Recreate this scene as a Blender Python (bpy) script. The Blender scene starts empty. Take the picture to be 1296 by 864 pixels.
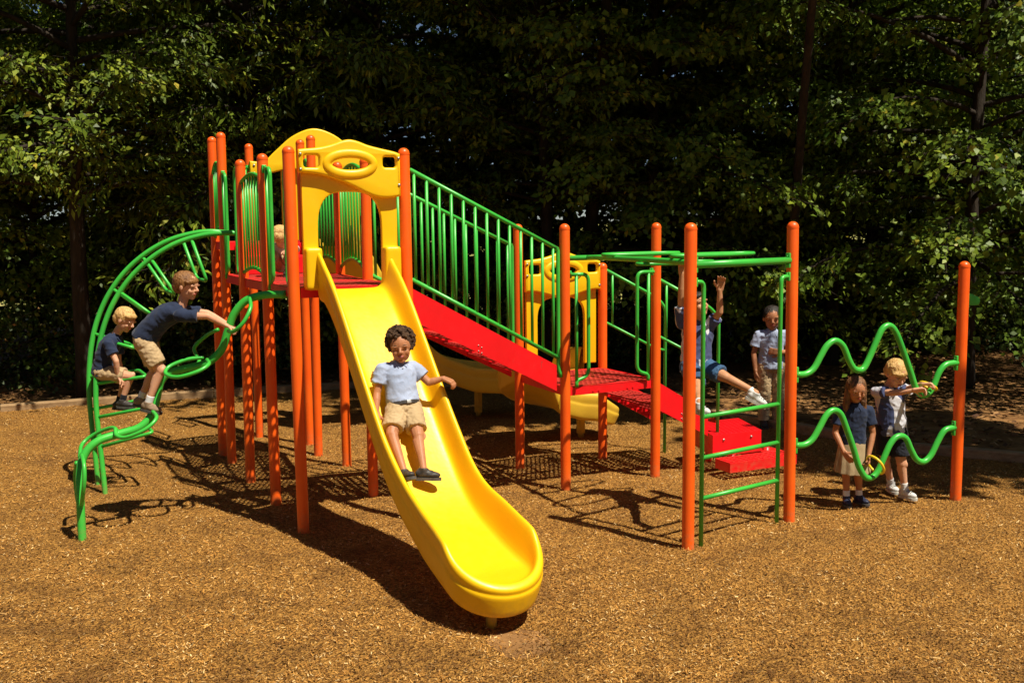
import bpy, bmesh, math, random
import numpy as np
from mathutils import Vector as V, Matrix, noise as mnoise
PI = math.pi
random.seed(7)
S = bpy.context.scene
C = S.collection

# ---------------------------------------------------------------- camera, light, exposure
PITCH, ROLL, FPX, CH = math.radians(6.5), math.radians(0.6), 1320.0, 2.5
F_ = V((0, math.cos(PITCH), -math.sin(PITCH)))
R0 = V((1, 0, 0)); U0 = R0.cross(F_)
R_ = R0 * math.cos(ROLL) - U0 * math.sin(ROLL)
U_ = U0 * math.cos(ROLL) + R0 * math.sin(ROLL)
cam = bpy.data.cameras.new('camera'); camo = bpy.data.objects.new('camera', cam); C.objects.link(camo)
camo.matrix_world = Matrix(((R_.x, U_.x, -F_.x, 0), (R_.y, U_.y, -F_.y, 0), (R_.z, U_.z, -F_.z, CH), (0, 0, 0, 1)))
cam.sensor_width = 36; cam.lens = FPX / 1296 * 36; cam.clip_end = 2000
S.camera = camo

SUN = V((0.41, -0.37, 1.0)).normalized()          # towards the sun
el = math.asin(SUN.z); az = math.atan2(SUN.x, SUN.y)
w = bpy.data.worlds.new('World'); S.world = w; w.use_nodes = True
nt = w.node_tree
sky = nt.nodes.new('ShaderNodeTexSky'); sky.sky_type = 'NISHITA'; sky.sun_disc = False
sky.sun_elevation = el; sky.sun_rotation = az; sky.air_density = .65; sky.dust_density = .3; sky.altitude = 300
nt.links.new(sky.outputs[0], nt.nodes['Background'].inputs[0])
nt.nodes['Background'].inputs[1].default_value = 0.05
sl = bpy.data.lights.new('sun', 'SUN'); sl.energy = 5.0; sl.angle = math.radians(0.5); sl.color = (1.0, 0.92, 0.76)
so = bpy.data.objects.new('sun', sl); C.objects.link(so)
so.rotation_euler = SUN.to_track_quat('Z', 'Y').to_euler(); so.location = SUN * 40
S.view_settings.view_transform = 'Standard'; S.view_settings.look = 'None'
S.view_settings.exposure = 0.45; S.view_settings.gamma = 1.0
S.cycles.max_bounces = 6; S.cycles.diffuse_bounces = 3; S.cycles.transmission_bounces = 3
S.cycles.glossy_bounces = 2; S.cycles.use_denoising = True

def at(x, y, Y):
    """point of a known depth Y (m) on the sight line of photo pixel x, y"""
    r = F_ + R_ * ((x - 648) / FPX) - U_ * ((y - 432) / FPX)
    return V((0, 0, CH)) + r * (Y / r.y)
def on_plane(x, y, P, n):
    r = F_ + R_ * ((x - 648) / FPX) - U_ * ((y - 432) / FPX)
    return V((0, 0, CH)) + r * ((P - V((0, 0, CH))).dot(n) / r.dot(n))

# ---------------------------------------------------------------- materials
def nodes(name):
    m = bpy.data.materials.new(name); m.use_nodes = True
    n = m.node_tree.nodes; return m, n, m.node_tree.links, n['Principled BSDF']
def mixc(n, l, fac, a, b):
    x = n.new('ShaderNodeMix'); x.data_type = 'RGBA'
    if isinstance(fac, float): x.inputs[0].default_value = fac
    else: l.new(fac, x.inputs[0])
    for i, c in ((6, a), (7, b)):
        if isinstance(c, tuple): x.inputs[i].default_value = (*c, 1)
        else: l.new(c, x.inputs[i])
    return x.outputs[2]
def ramp(n, l, src, lo, hi):
    r = n.new('ShaderNodeMapRange'); r.inputs[1].default_value = lo; r.inputs[2].default_value = hi
    l.new(src, r.inputs[0]); return r.outputs[0]
def noise_tex(n, l, scale, detail=3, vec=None, rough=.5):
    t = n.new('ShaderNodeTexNoise'); t.inputs['Scale'].default_value = scale; t.inputs['Detail'].default_value = detail
    t.inputs['Roughness'].default_value = rough
    if vec is not None: l.new(vec, t.inputs['Vector'])
    return t.outputs['Fac']
def bump(n, l, b, h, strength, dist):
    k = n.new('ShaderNodeBump'); k.inputs['Strength'].default_value = strength; k.inputs['Distance'].default_value = dist
    l.new(h, k.inputs['Height']); l.new(k.outputs[0], b.inputs['Normal'])
def coords(n, l, kind='Object', scale=None):
    t = n.new('ShaderNodeTexCoord')
    if scale is None: return t.outputs[kind]
    m = n.new('ShaderNodeMapping'); m.inputs['Scale'].default_value = scale; l.new(t.outputs[kind], m.inputs[0]); return m.outputs[0]
def paint(name, col, col2, rough=.32, spec=.5, nscale=3., coat=0., dirt=.25, bmp=.05, speck=0.):
    m, n, l, b = nodes(name)
    co = coords(n, l)
    big = ramp(n, l, noise_tex(n, l, nscale, 4, co), .35, .7)
    c = mixc(n, l, big, col, col2)
    if dirt:
        sc = ramp(n, l, noise_tex(n, l, 22, 6, co, .8), .60, .78)
        mm = n.new('ShaderNodeMath'); mm.operation = 'MULTIPLY'; mm.inputs[1].default_value = dirt; l.new(sc, mm.inputs[0])
        c = mixc(n, l, mm.outputs[0], c, (.35, .25, .17))
        geo = n.new('ShaderNodeNewGeometry'); sx = n.new('ShaderNodeSeparateXYZ'); l.new(geo.outputs['Position'], sx.inputs[0])
        dz = n.new('ShaderNodeMapRange'); dz.inputs[1].default_value = .22; dz.inputs[2].default_value = .0; l.new(sx.outputs[2], dz.inputs[0])
        m2 = n.new('ShaderNodeMath'); m2.operation = 'MULTIPLY'; l.new(dz.outputs[0], m2.inputs[0]); l.new(ramp(n, l, noise_tex(n, l, 25, 3, co), .35, .75), m2.inputs[1])
        m3 = n.new('ShaderNodeMath'); m3.operation = 'MULTIPLY'; m3.inputs[1].default_value = .6; l.new(m2.outputs[0], m3.inputs[0])
        c = mixc(n, l, m3.outputs[0], c, (.33, .2, .09))
    l.new(c, b.inputs['Base Color'])
    r = n.new('ShaderNodeMapRange'); r.inputs[3].default_value = rough * .8; r.inputs[4].default_value = rough * 1.5
    l.new(noise_tex(n, l, 14, 4, co), r.inputs[0]); l.new(r.outputs[0], b.inputs['Roughness'])
    b.inputs['Specular IOR Level'].default_value = spec; b.inputs['Coat Weight'].default_value = coat
    if bmp: bump(n, l, b, noise_tex(n, l, 35, 3, co), bmp, .01)
    return m
M = {}
M['orange'] = paint('orange_powder_coat', (.94, .135, .008), (.88, .10, .006), .33)
M['green'] = paint('green_powder_coat', (.055, .50, .055), (.035, .40, .045), .3)
M['yellow'] = paint('yellow_rotomoulded_plastic', (.93, .565, .003), (.90, .50, .004), .34, nscale=1.5, bmp=.08, dirt=.2)
M['dull_yellow'] = paint('dull_yellow_plastic', (.8, .50, .03), (.62, .37, .03), .5, nscale=2, bmp=.08)  # duller, rougher yellow for the rear slides and the slide feet
M['red'] = paint('red_sheet_steel', (.88, .006, .012), (.78, .006, .01), .36)
M['deck'] = paint('red_vinyl_coating', (.50, .03, .02), (.40, .025, .018), .5, bmp=.2)
M['bolt'] = paint('zinc_bolt', (.5, .48, .44), (.35, .33, .3), .4, dirt=0)
M['bolt'].node_tree.nodes['Principled BSDF'].inputs['Metallic'].default_value = .8
M['ring'] = paint('yellow_ring_plastic', (.9, .62, .02), (.8, .5, .02), .35, dirt=0)

def mulch_mat():
    m, n, l, b = nodes('wood_mulch')
    co = coords(n, l)
    v = n.new('ShaderNodeTexVoronoi'); v.inputs['Scale'].default_value = 60; l.new(co, v.inputs['Vector'])
    sep = n.new('ShaderNodeSeparateColor'); l.new(v.outputs['Color'], sep.inputs[0])
    c = mixc(n, l, sep.outputs[0], (.16, .07, .016), (.48, .24, .05))
    patch = ramp(n, l, noise_tex(n, l, 1.3, 5, co, .65), .52, .72)
    pm = n.new('ShaderNodeMath'); pm.operation = 'MULTIPLY'; pm.inputs[1].default_value = .6; l.new(patch, pm.inputs[0])
    c = mixc(n, l, pm.outputs[0], c, (.11, .05, .018))
    l.new(c, b.inputs['Base Color']); b.inputs['Roughness'].default_value = .9; b.inputs['Specular IOR Level'].default_value = .2
    bump(n, l, b, v.outputs['Distance'], 1., .02)
    return m
M['mulch'] = mulch_mat()
def attr_mat(name, stops, rough=.8, patch=None, spec=.3, transl=0.):
    m, n, l, b = nodes(name)
    a = n.new('ShaderNodeAttribute'); a.attribute_name = 'tint'
    r = n.new('ShaderNodeValToRGB'); e = r.color_ramp.elements
    e[0].position = stops[0][0]; e[0].color = (*stops[0][1], 1); e[1].position = stops[-1][0]; e[1].color = (*stops[-1][1], 1)
    for p, c in stops[1:-1]: k = e.new(p); k.color = (*c, 1)
    l.new(a.outputs['Fac'], r.inputs[0]); c = r.outputs[0]
    if patch:
        co = coords(n, l)
        q = ramp(n, l, noise_tex(n, l, patch[0], 5, co, .65), patch[1], patch[2])
        pm = n.new('ShaderNodeMath'); pm.operation = 'MULTIPLY'; pm.inputs[1].default_value = patch[4]; l.new(q, pm.inputs[0])
        c = mixc(n, l, pm.outputs[0], c, patch[3])
        if patch[0] > 2:
            q2 = ramp(n, l, noise_tex(n, l, .7, 3, co, .6), .42, .66); p2 = n.new('ShaderNodeMath'); p2.operation = 'MULTIPLY'; p2.inputs[1].default_value = .35; l.new(q2, p2.inputs[0]); c = mixc(n, l, p2.outputs[0], c, (.24, .11, .03))
    l.new(c, b.inputs['Base Color']); b.inputs['Roughness'].default_value = rough; b.inputs['Specular IOR Level'].default_value = spec
    if transl:
        t = n.new('ShaderNodeBsdfTranslucent'); l.new(c, t.inputs[0]); x = n.new('ShaderNodeMixShader'); x.inputs[0].default_value = transl
        l.new(b.outputs[0], x.inputs[1]); l.new(t.outputs[0], x.inputs[2]); l.new(x.outputs[0], n['Material Output'].inputs[0])
    return m
M['chips'] = attr_mat('wood_chips', [(0, (.05, .022, .008)), (.25, (.26, .11, .022)), (.55, (.49, .225, .046)), (.85, (.66, .36, .095)), (1, (.85, .62, .30))], .75,
                      patch=(2.3, .50, .58, (.09, .038, .012), .8), spec=.1)
M['litter'] = attr_mat('leaf_litter', [(0, (.06, .025, .012)), (.5, (.22, .10, .035)), (1, (.45, .25, .10))], .8)
M['leaf_a'] = attr_mat('oak_leaf', [(0, (.03, .06, .008)), (.5, (.14, .205, .02)), (.9, (.32, .37, .035)), (1, (.42, .34, .04))], .45, spec=.25, transl=.3)
M['leaf_b'] = attr_mat('maple_leaf', [(0, (.03, .062, .008)), (.5, (.135, .215, .02)), (.92, (.28, .36, .032)), (1, (.40, .36, .04))], .45, spec=.25, transl=.3)
M['leaf_c'] = attr_mat('shrub_leaf', [(0, (.02, .04, .008)), (.5, (.06, .10, .018)), (.9, (.13, .17, .03)), (1, (.32, .17, .05))], .5, spec=.3, transl=.2)
def simple(name, c1, c2, scale, rough=.8, bmp=.5, bd=.02, stretch=None, spec=.3):
    m, n, l, b = nodes(name); co = coords(n, l, scale=stretch)
    f = noise_tex(n, l, scale, 5, co, .65)
    l.new(mixc(n, l, ramp(n, l, f, .35, .65), c1, c2), b.inputs['Base Color']); b.inputs['Roughness'].default_value = rough
    b.inputs['Specular IOR Level'].default_value = spec
    if bmp: bump(n, l, b, f, bmp, bd)
    return m
M['bark'] = simple('tree_bark', (.018, .013, .009), (.05, .036, .024), 9, .9, 1., .04, (1, 1, .25))
M['dirt'] = simple('forest_floor', (.10, .05, .022), (.24, .13, .055), 3, .95, .6, .03)
M['field'] = simple('dry_grass_field', (.16, .17, .04), (.30, .27, .09), .8, .95, 0)
M['timber'] = simple('weathered_timber', (.22, .13, .06), (.40, .26, .13), 12, .85, .5, .01, (.2, 1, 1))

def ground_mat():
    m, n, l, b = nodes('ground_earth'); co = coords(n, l)
    geo = n.new('ShaderNodeNewGeometry'); sx = n.new('ShaderNodeSeparateXYZ'); l.new(geo.outputs['Position'], sx.inputs[0])
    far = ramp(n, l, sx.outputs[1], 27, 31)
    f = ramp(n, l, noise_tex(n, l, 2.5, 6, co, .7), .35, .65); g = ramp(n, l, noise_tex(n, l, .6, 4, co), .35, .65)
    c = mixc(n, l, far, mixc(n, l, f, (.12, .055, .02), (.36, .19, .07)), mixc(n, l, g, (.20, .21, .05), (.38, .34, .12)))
    l.new(c, b.inputs['Base Color']); b.inputs['Roughness'].default_value = .95; b.inputs['Specular IOR Level'].default_value = .1
    bump(n, l, b, noise_tex(n, l, 30, 4, co, .7), .6, .02)
    return m
M['ground'] = ground_mat()

# ---------------------------------------------------------------- helpers
W = {}
def link(name, me, mat, parent=None, world=(0, 0, 0)):
    if mat is not None: me.materials.clear(); me.materials.append(mat)
    o = bpy.data.objects.new(name, me); C.objects.link(o)
    wl = V(world); W[o] = wl
    if parent is not None: o.parent = parent; o.location = wl - W[parent]
    else: o.location = wl
    return o
def obj(name, bm, mat, parent=None, origin=None, smooth=True, angle=None):
    """bm is in world coordinates; origin moves the object's origin there"""
    if origin is not None: bmesh.ops.translate(bm, verts=bm.verts, vec=-V(origin))
    bmesh.ops.recalc_face_normals(bm, faces=bm.faces)
    me = bpy.data.meshes.new(name); bm.to_mesh(me); bm.free()
    if smooth:
        me.shade_smooth()
        if angle: me.set_sharp_from_angle(angle=math.radians(angle))
    return link(name, me, mat, parent, origin if origin is not None else (0, 0, 0))
def empty(name, loc):
    o = bpy.data.objects.new(name, None); C.objects.link(o); o.location = loc; W[o] = V(loc); o.empty_display_size = .2; return o
def tag(o, label=None, cat=None, group=None, kind=None):
    if label: o['label'] = label
    if cat: o['category'] = cat
    if group: o['group'] = group
    if kind: o['kind'] = kind
    return o
def NB(): return bmesh.new()
def spline(pts, n=6, closed=False):
    pts = [V(p) for p in pts]; out = []; N = len(pts)
    rng = range(N if closed else N - 1)
    for i in rng:
        if closed: a, b, c, d = pts[(i - 1) % N], pts[i], pts[(i + 1) % N], pts[(i + 2) % N]
        else:
            b, c = pts[i], pts[i + 1]
            a = pts[i - 1] if i else b * 2 - c; d = pts[i + 2] if i + 2 < N else c * 2 - b
        for k in range(n):
            t = k / n
            out.append(.5 * ((2 * b) + (c - a) * t + (2 * a - 5 * b + 4 * c - d) * t * t + (3 * b - a - 3 * c + d) * t ** 3))
    if not closed: out.append(pts[-1])
    return out
def fillet(pts, r, n=5):
    pts = [V(p) for p in pts]; out = [pts[0]]
    for i in range(1, len(pts) - 1):
        a, b, c = pts[i - 1], pts[i], pts[i + 1]
        ra = min(r, (a - b).length * .49, (c - b).length * .49)
        p, q = b + (a - b).normalized() * ra, b + (c - b).normalized() * ra
        for k in range(n + 1):
            t = k / n; out.append(p.lerp(b, t).lerp(b.lerp(q, t), t))
    out.append(pts[-1]); return out
def tube(bm, pts, r, seg=10, closed=False, caps=True):
    pts = [V(p) for p in pts]; N = len(pts); rs = r if isinstance(r, (list, tuple)) else [r] * N
    rings = []; nrm = None
    for i, p in enumerate(pts):
        if closed: t = pts[(i + 1) % N] - pts[i - 1]
        else: t = pts[min(i + 1, N - 1)] - pts[max(i - 1, 0)]
        t = t.normalized() if t.length > 1e-9 else V((0, 0, 1))
        if nrm is None:
            nrm = t.cross(V((0, 0, 1)));
            if nrm.length < .05: nrm = t.cross(V((0, 1, 0)))
            nrm.normalize()
        else:
            nrm = (nrm - t * nrm.dot(t)); nrm.normalize()
        bn = t.cross(nrm)
        rings.append([bm.verts.new(p + (nrm * math.cos(a) + bn * math.sin(a)) * rs[i]) for a in (2 * PI * k / seg for k in range(seg))])
    for i in range(N if closed else N - 1):
        A, B = rings[i], rings[(i + 1) % N]
        off = 0
        if closed and i == N - 1:
            off = min(range(seg), key=lambda s: sum((A[k].co - B[(k + s) % seg].co).length for k in range(0, seg, 3)))
        for k in range(seg):
            bm.faces.new((A[k], A[(k + 1) % seg], B[(k + 1 + off) % seg], B[(k + off) % seg]))
    if caps and not closed:
        bm.faces.new(rings[0][::-1]); bm.faces.new(rings[-1])
    return rings
def obox(bm, c, X, Y, Z, bev=0.):
    """box: centre and three half-axis vectors"""
    c, X, Y, Z = V(c), V(X), V(Y), V(Z)
    vs = [bm.verts.new(c + X * a + Y * b + Z * d) for a in (-1, 1) for b in (-1, 1) for d in (-1, 1)]
    fs = [bm.faces.new([vs[i] for i in f]) for f in ((0, 1, 3, 2), (4, 6, 7, 5), (0, 4, 5, 1), (2, 3, 7, 6), (0, 2, 6, 4), (1, 5, 7, 3))]
    if bev:
        es = list({e for f in fs for e in f.edges})
        bmesh.ops.bevel(bm, geom=es, offset=bev, segments=2, profile=.6, affect='EDGES')
def ellipsoid(bm, c, X, Y, Z, u=16, v=10):
    r = bmesh.ops.create_uvsphere(bm, u_segments=u, v_segments=v, radius=1)
    c, X, Y, Z = V(c), V(X), V(Y), V(Z)
    for p in r['verts']: p.co = c + X * p.co.x + Y * p.co.y + Z * p.co.z
def capsule(bm, a, b, ra, rb=None, seg=12):
    rb = ra if rb is None else rb; a, b = V(a), V(b); d = (b - a); L = d.length; d = d / L if L > 1e-6 else V((0, 0, 1))
    pts, rs = [], []
    for k in range(5):
        t = PI / 2 * k / 4; pts.append(a - d * ra * math.cos(t)); rs.append(max(ra * math.sin(t), .0004))
    for k in range(5):
        t = PI / 2 * k / 4; pts.append(b + d * rb * math.sin(t)); rs.append(max(rb * math.cos(t), .0004))
    tube(bm, pts, rs, seg)
def loft(bm, rings, seg=20, caps=True):
    """rings: (centre, half-width vector, half-depth vector)"""
    R = []
    for c, X, Y in rings:
        c, X, Y = V(c), V(X), V(Y)
        R.append([bm.verts.new(c + X * math.cos(2 * PI * k / seg) + Y * math.sin(2 * PI * k / seg)) for k in range(seg)])
    for A, B in zip(R, R[1:]):
        for k in range(seg): bm.faces.new((A[k], A[(k + 1) % seg], B[(k + 1) % seg], B[k]))
    if caps: bm.faces.new(R[0][::-1]); bm.faces.new(R[-1])
    return R
def baked(me, mods):
    o = bpy.data.objects.new('tmp', me); C.objects.link(o)
    for t, kw in mods:
        m = o.modifiers.new('m', t)
        for k, v in kw.items(): setattr(m, k, v)
    dg = bpy.context.evaluated_depsgraph_get()
    out = bpy.data.meshes.new_from_object(o.evaluated_get(dg)); bpy.data.objects.remove(o); return out
def vox(bm, size, it=4, fac=.5):
    bmesh.ops.recalc_face_normals(bm, faces=bm.faces)
    me = bpy.data.meshes.new('v'); bm.to_mesh(me); bm.free()
    out = baked(me, [('REMESH', dict(mode='VOXEL', voxel_size=size, use_smooth_shade=True))] + ([('SMOOTH', dict(factor=fac, iterations=it))] if it else []))
    out.shade_smooth(); return out
def shape2d(outlines, depth, bevel, mapf, res=6):
    """closed outlines (first = outside, others = holes) extruded with rounded edges; mapf(x, y, z) -> world"""
    cu = bpy.data.curves.new('c', 'CURVE'); cu.dimensions = '2D'; cu.fill_mode = 'BOTH'
    cu.extrude = max(depth / 2 - bevel, .0005); cu.bevel_depth = bevel; cu.bevel_resolution = 3; cu.offset = -bevel
    for o in outlines:
        s = cu.splines.new('POLY'); s.points.add(len(o) - 1)
        for p, q in zip(s.points, o): p.co = (q[0], q[1], 0, 1)
        s.use_cyclic_u = True
    ob = bpy.data.objects.new('c', cu); C.objects.link(ob)
    dg = bpy.context.evaluated_depsgraph_get(); me = bpy.data.meshes.new_from_object(ob.evaluated_get(dg))
    bpy.data.objects.remove(ob)
    bm = bmesh.new(); bm.from_mesh(me); bmesh.ops.remove_doubles(bm, verts=bm.verts, dist=.0004)
    for v in bm.verts: v.co = mapf(*v.co)
    return bm
def rect2(x0, y0, x1, y1, r, n=5):
    o = []
    for cx, cy, a0 in ((x1 - r, y1 - r, 0), (x0 + r, y1 - r, PI / 2), (x0 + r, y0 + r, PI), (x1 - r, y0 + r, 3 * PI / 2)):
        for k in range(n + 1):
            a = a0 + PI / 2 * k / n; o.append((cx + r * math.cos(a), cy + r * math.sin(a)))
    return o
def np_mesh(name, verts, nper, tint=None):
    """verts (n*nper,3) -> n separate polygons"""
    me = bpy.data.meshes.new(name); n = len(verts) // nper
    me.vertices.add(len(verts)); me.vertices.foreach_set('co', np.ascontiguousarray(verts, dtype=np.float32).ravel())
    me.loops.add(len(verts)); me.loops.foreach_set('vertex_index', np.arange(len(verts), dtype=np.int32))
    me.polygons.add(n); me.polygons.foreach_set('loop_start', np.arange(0, len(verts), nper, dtype=np.int32))
    if tint is not None:
        a = me.attributes.new('tint', 'FLOAT', 'FACE'); a.data.foreach_set('value', np.asarray(tint, dtype=np.float32))
    me.update(calc_edges=True); return me

# ---------------------------------------------------------------- ground
POSTS_XY = [(-1.73, 8.30), (-.865, 8.66), (-2.14, 9.15), (-1.30, 9.45), (-2.55, 9.94), (-1.73, 10.6), (-2.96, 10.80), (-3.17, 11.22), (.49, 9.57), (1.39, 10.02), (.07, 10.48), (.95, 10.87), (1.34, 7.81), (2.30, 8.53), (3.95, 9.10), (-3.49, 8.21)]
def hgt(x, y):
    e = -.06 * np.exp(-((x - .08) ** 2 + (y - 6.05) ** 2) / .22) + .025 * np.exp(-((x - .3) ** 2 + (y - 5.35) ** 2) / .35)   # hollow kicked out under the slide
    for px_, py_ in POSTS_XY: e = e + .022 * np.exp(-((x - px_) ** 2 + (y - py_) ** 2) / .018)
    return (e + .018 * np.sin(x * 1.7 + .6 * np.sin(y * 1.1)) * np.cos(y * 1.3 + .4 * np.sin(x * .9)) + .010 * np.sin(x * 4.1 + y * 2.3) * np.sin(y * 3.7 - x * 1.9)
            + .006 * np.sin(x * 9.3 - y * 5.1) * np.sin(y * 8.3 + x * 3.3)) - .012
BORDER = [(-13, 11.4), (-9.6, 13.0), (-7.05, 14.15), (-4.44, 15.3), (-1.6, 16.2), (.9, 15.4), (2.7, 13.1), (4.32, 11.06), (6.6, 9.8), (9.2, 8.4), (12, 6.8)]
def edge_y(x): return np.interp(x, [p[0] for p in BORDER], [p[1] for p in BORDER])
# ground: one sheet to the horizon
bm = NB()
xs = [-900, -200, -60, -25, -14] + [-13 + i for i in range(27)] + [15, 26, 60, 200, 900]
ys = [-60, -10, 0, 4, 8] + [9 + i * .8 for i in range(28)] + [34, 45, 70, 150, 400, 1200]
g = [[bm.verts.new((x, y, -.06 + (.03 * math.sin(x * .9 + y * .5) * math.sin(y * .8) if y > 9 else 0))) for x in xs] for y in ys]
for j in range(len(ys) - 1):
    for i in range(len(xs) - 1): bm.faces.new((g[j][i], g[j][i + 1], g[j + 1][i + 1], g[j + 1][i]))
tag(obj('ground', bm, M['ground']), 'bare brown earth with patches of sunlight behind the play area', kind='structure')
# mulch bed
nx, ny = 190, 150
bm = NB(); X = np.linspace(-13, 12, nx); T = np.linspace(0, 1, ny); gv = []
for t in T:
    row = []
    for x in X:
        y = -2 + (edge_y(x) + 2) * t; row.append(bm.verts.new((x, y, float(hgt(x, y)))))
    gv.append(row)
for j in range(ny - 1):
    for i in range(nx - 1): bm.faces.new((gv[j][i], gv[j][i + 1], gv[j + 1][i + 1], gv[j + 1][i]))
tag(obj('mulch_bed', bm, M['mulch']), 'shredded tan wood mulch under the play structure', kind='structure')

def scatter(name, mat, n, xr, yr, lmin, lmax, wr, tilt, seed, inside=True, zoff=.004, power=1.6, label='', cat=''):
    r = np.random.default_rng(seed)
    y = yr[0] + (yr[1] - yr[0]) * r.random(n) ** power
    half = .52 * y + 1.2
    x = np.clip((r.random(n) * 2 - 1) * half, xr[0], xr[1])
    ok = (y < edge_y(x) - .02) if inside else (y > edge_y(x) + .1)
    x, y = x[ok], y[ok]; n = len(x)
    L = lmin + (lmax - lmin) * r.random(n) ** 1.8; Wd = L * (wr[0] + (wr[1] - wr[0]) * r.random(n))
    a = r.random(n) * 2 * PI; tl = (r.random(n) - .35) * tilt; rl = (r.random(n) - .5) * 1.4
    d = np.stack([np.cos(a) * np.cos(tl), np.sin(a) * np.cos(tl), np.sin(tl)], 1)
    s = np.stack([-np.sin(a) * np.cos(rl), np.cos(a) * np.cos(rl), np.sin(rl)], 1)
    z = (hgt(x, y) if inside else -.05 + 0 * x) + zoff + np.abs(np.sin(tl)) * L * .4 + r.random(n) * .008
    c = np.stack([x, y, z], 1)
    Lh, Wh = (L / 2)[:, None], (Wd / 2)[:, None]
    v = np.stack([c - d * Lh - s * Wh * .6, c + d * Lh - s * Wh * .4, c + d * Lh * .9 + s * Wh, c - d * Lh * .9 + s * Wh], 1).reshape(-1, 3)
    me = np_mesh(name, v, 4, r.random(n) ** 1.1)
    return tag(link(name, me, mat), label, cat, kind='stuff')
scatter('mulch_chips', M['chips'], 620000, (-12.5, 11.5), (4.2, 16.3), .005, .027, (.16, .45), 1.1, 3,
        label='loose wood chips and shreds covering the mulch bed', cat='mulch')
scatter('large_chips', M['chips'], 4000, (-12.5, 11.5), (4.2, 15), .02, .06, (.12, .25), .6, 9, zoff=.012,
        label='longer pale splinters lying on top of the mulch', cat='mulch')
scatter('leaf_litter', M['litter'], 26000, (-13, 14), (9, 24), .03, .09, (.5, .9), .5, 4, inside=False, zoff=.012, power=1.0,
        label='dry brown leaves scattered on the earth under the trees', cat='leaf litter')

# timber border, each beam its own thing
def timber(a, b, label):
    a, b = V((*a, 0)), V((*b, 0)); d = (b - a); L = d.length; d /= L; n = V((-d.y, d.x, 0)); bm = NB()
    cuts = int(L / .3); prev = None
    for i in range(cuts + 1):
        p = a + d * (L * i / cuts) + V((0, 0, random.uniform(-.004, .004)))
        ring = [bm.verts.new(p + n * s + V((0, 0, z))) for s, z in ((-.07, -.05), (-.07, .075), (-.055, .09), (.055, .09), (.07, .075), (.07, -.05))]
        if prev:
            for k in range(6): bm.faces.new((prev[k], prev[(k + 1) % 6], ring[(k + 1) % 6], ring[k]))
        else: bm.faces.new(ring)
        prev = ring
    bm.faces.new(prev[::-1])
    return tag(obj('border_timber', bm, M['timber'], origin=(a + b) / 2 * 1.0, smooth=False), label, 'border timber', 'timbers edging the mulch bed')
TL = ['weathered beam edging the mulch, at the far left end of the row', 'weathered beam edging the mulch behind the green arch climber', 'weathered beam edging the mulch behind the orange tower legs',
      'border beam in deep shade behind the yellow front slide', 'border beam in deep shade behind the red stair', 'shaded border beam behind the red transfer steps',
      'border beam behind the two girls and the swerving green bars', 'pale sunlit border beam just beyond the lone orange end post', 'border beam at the far right edge of the mulch', 'border beam past the right edge of the play area']
for i in range(10):
    a, b = V(BORDER[i]), V(BORDER[i + 1]); d = (b - a).normalized() * .012
    timber(a + d, b - d, TL[i])

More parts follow.
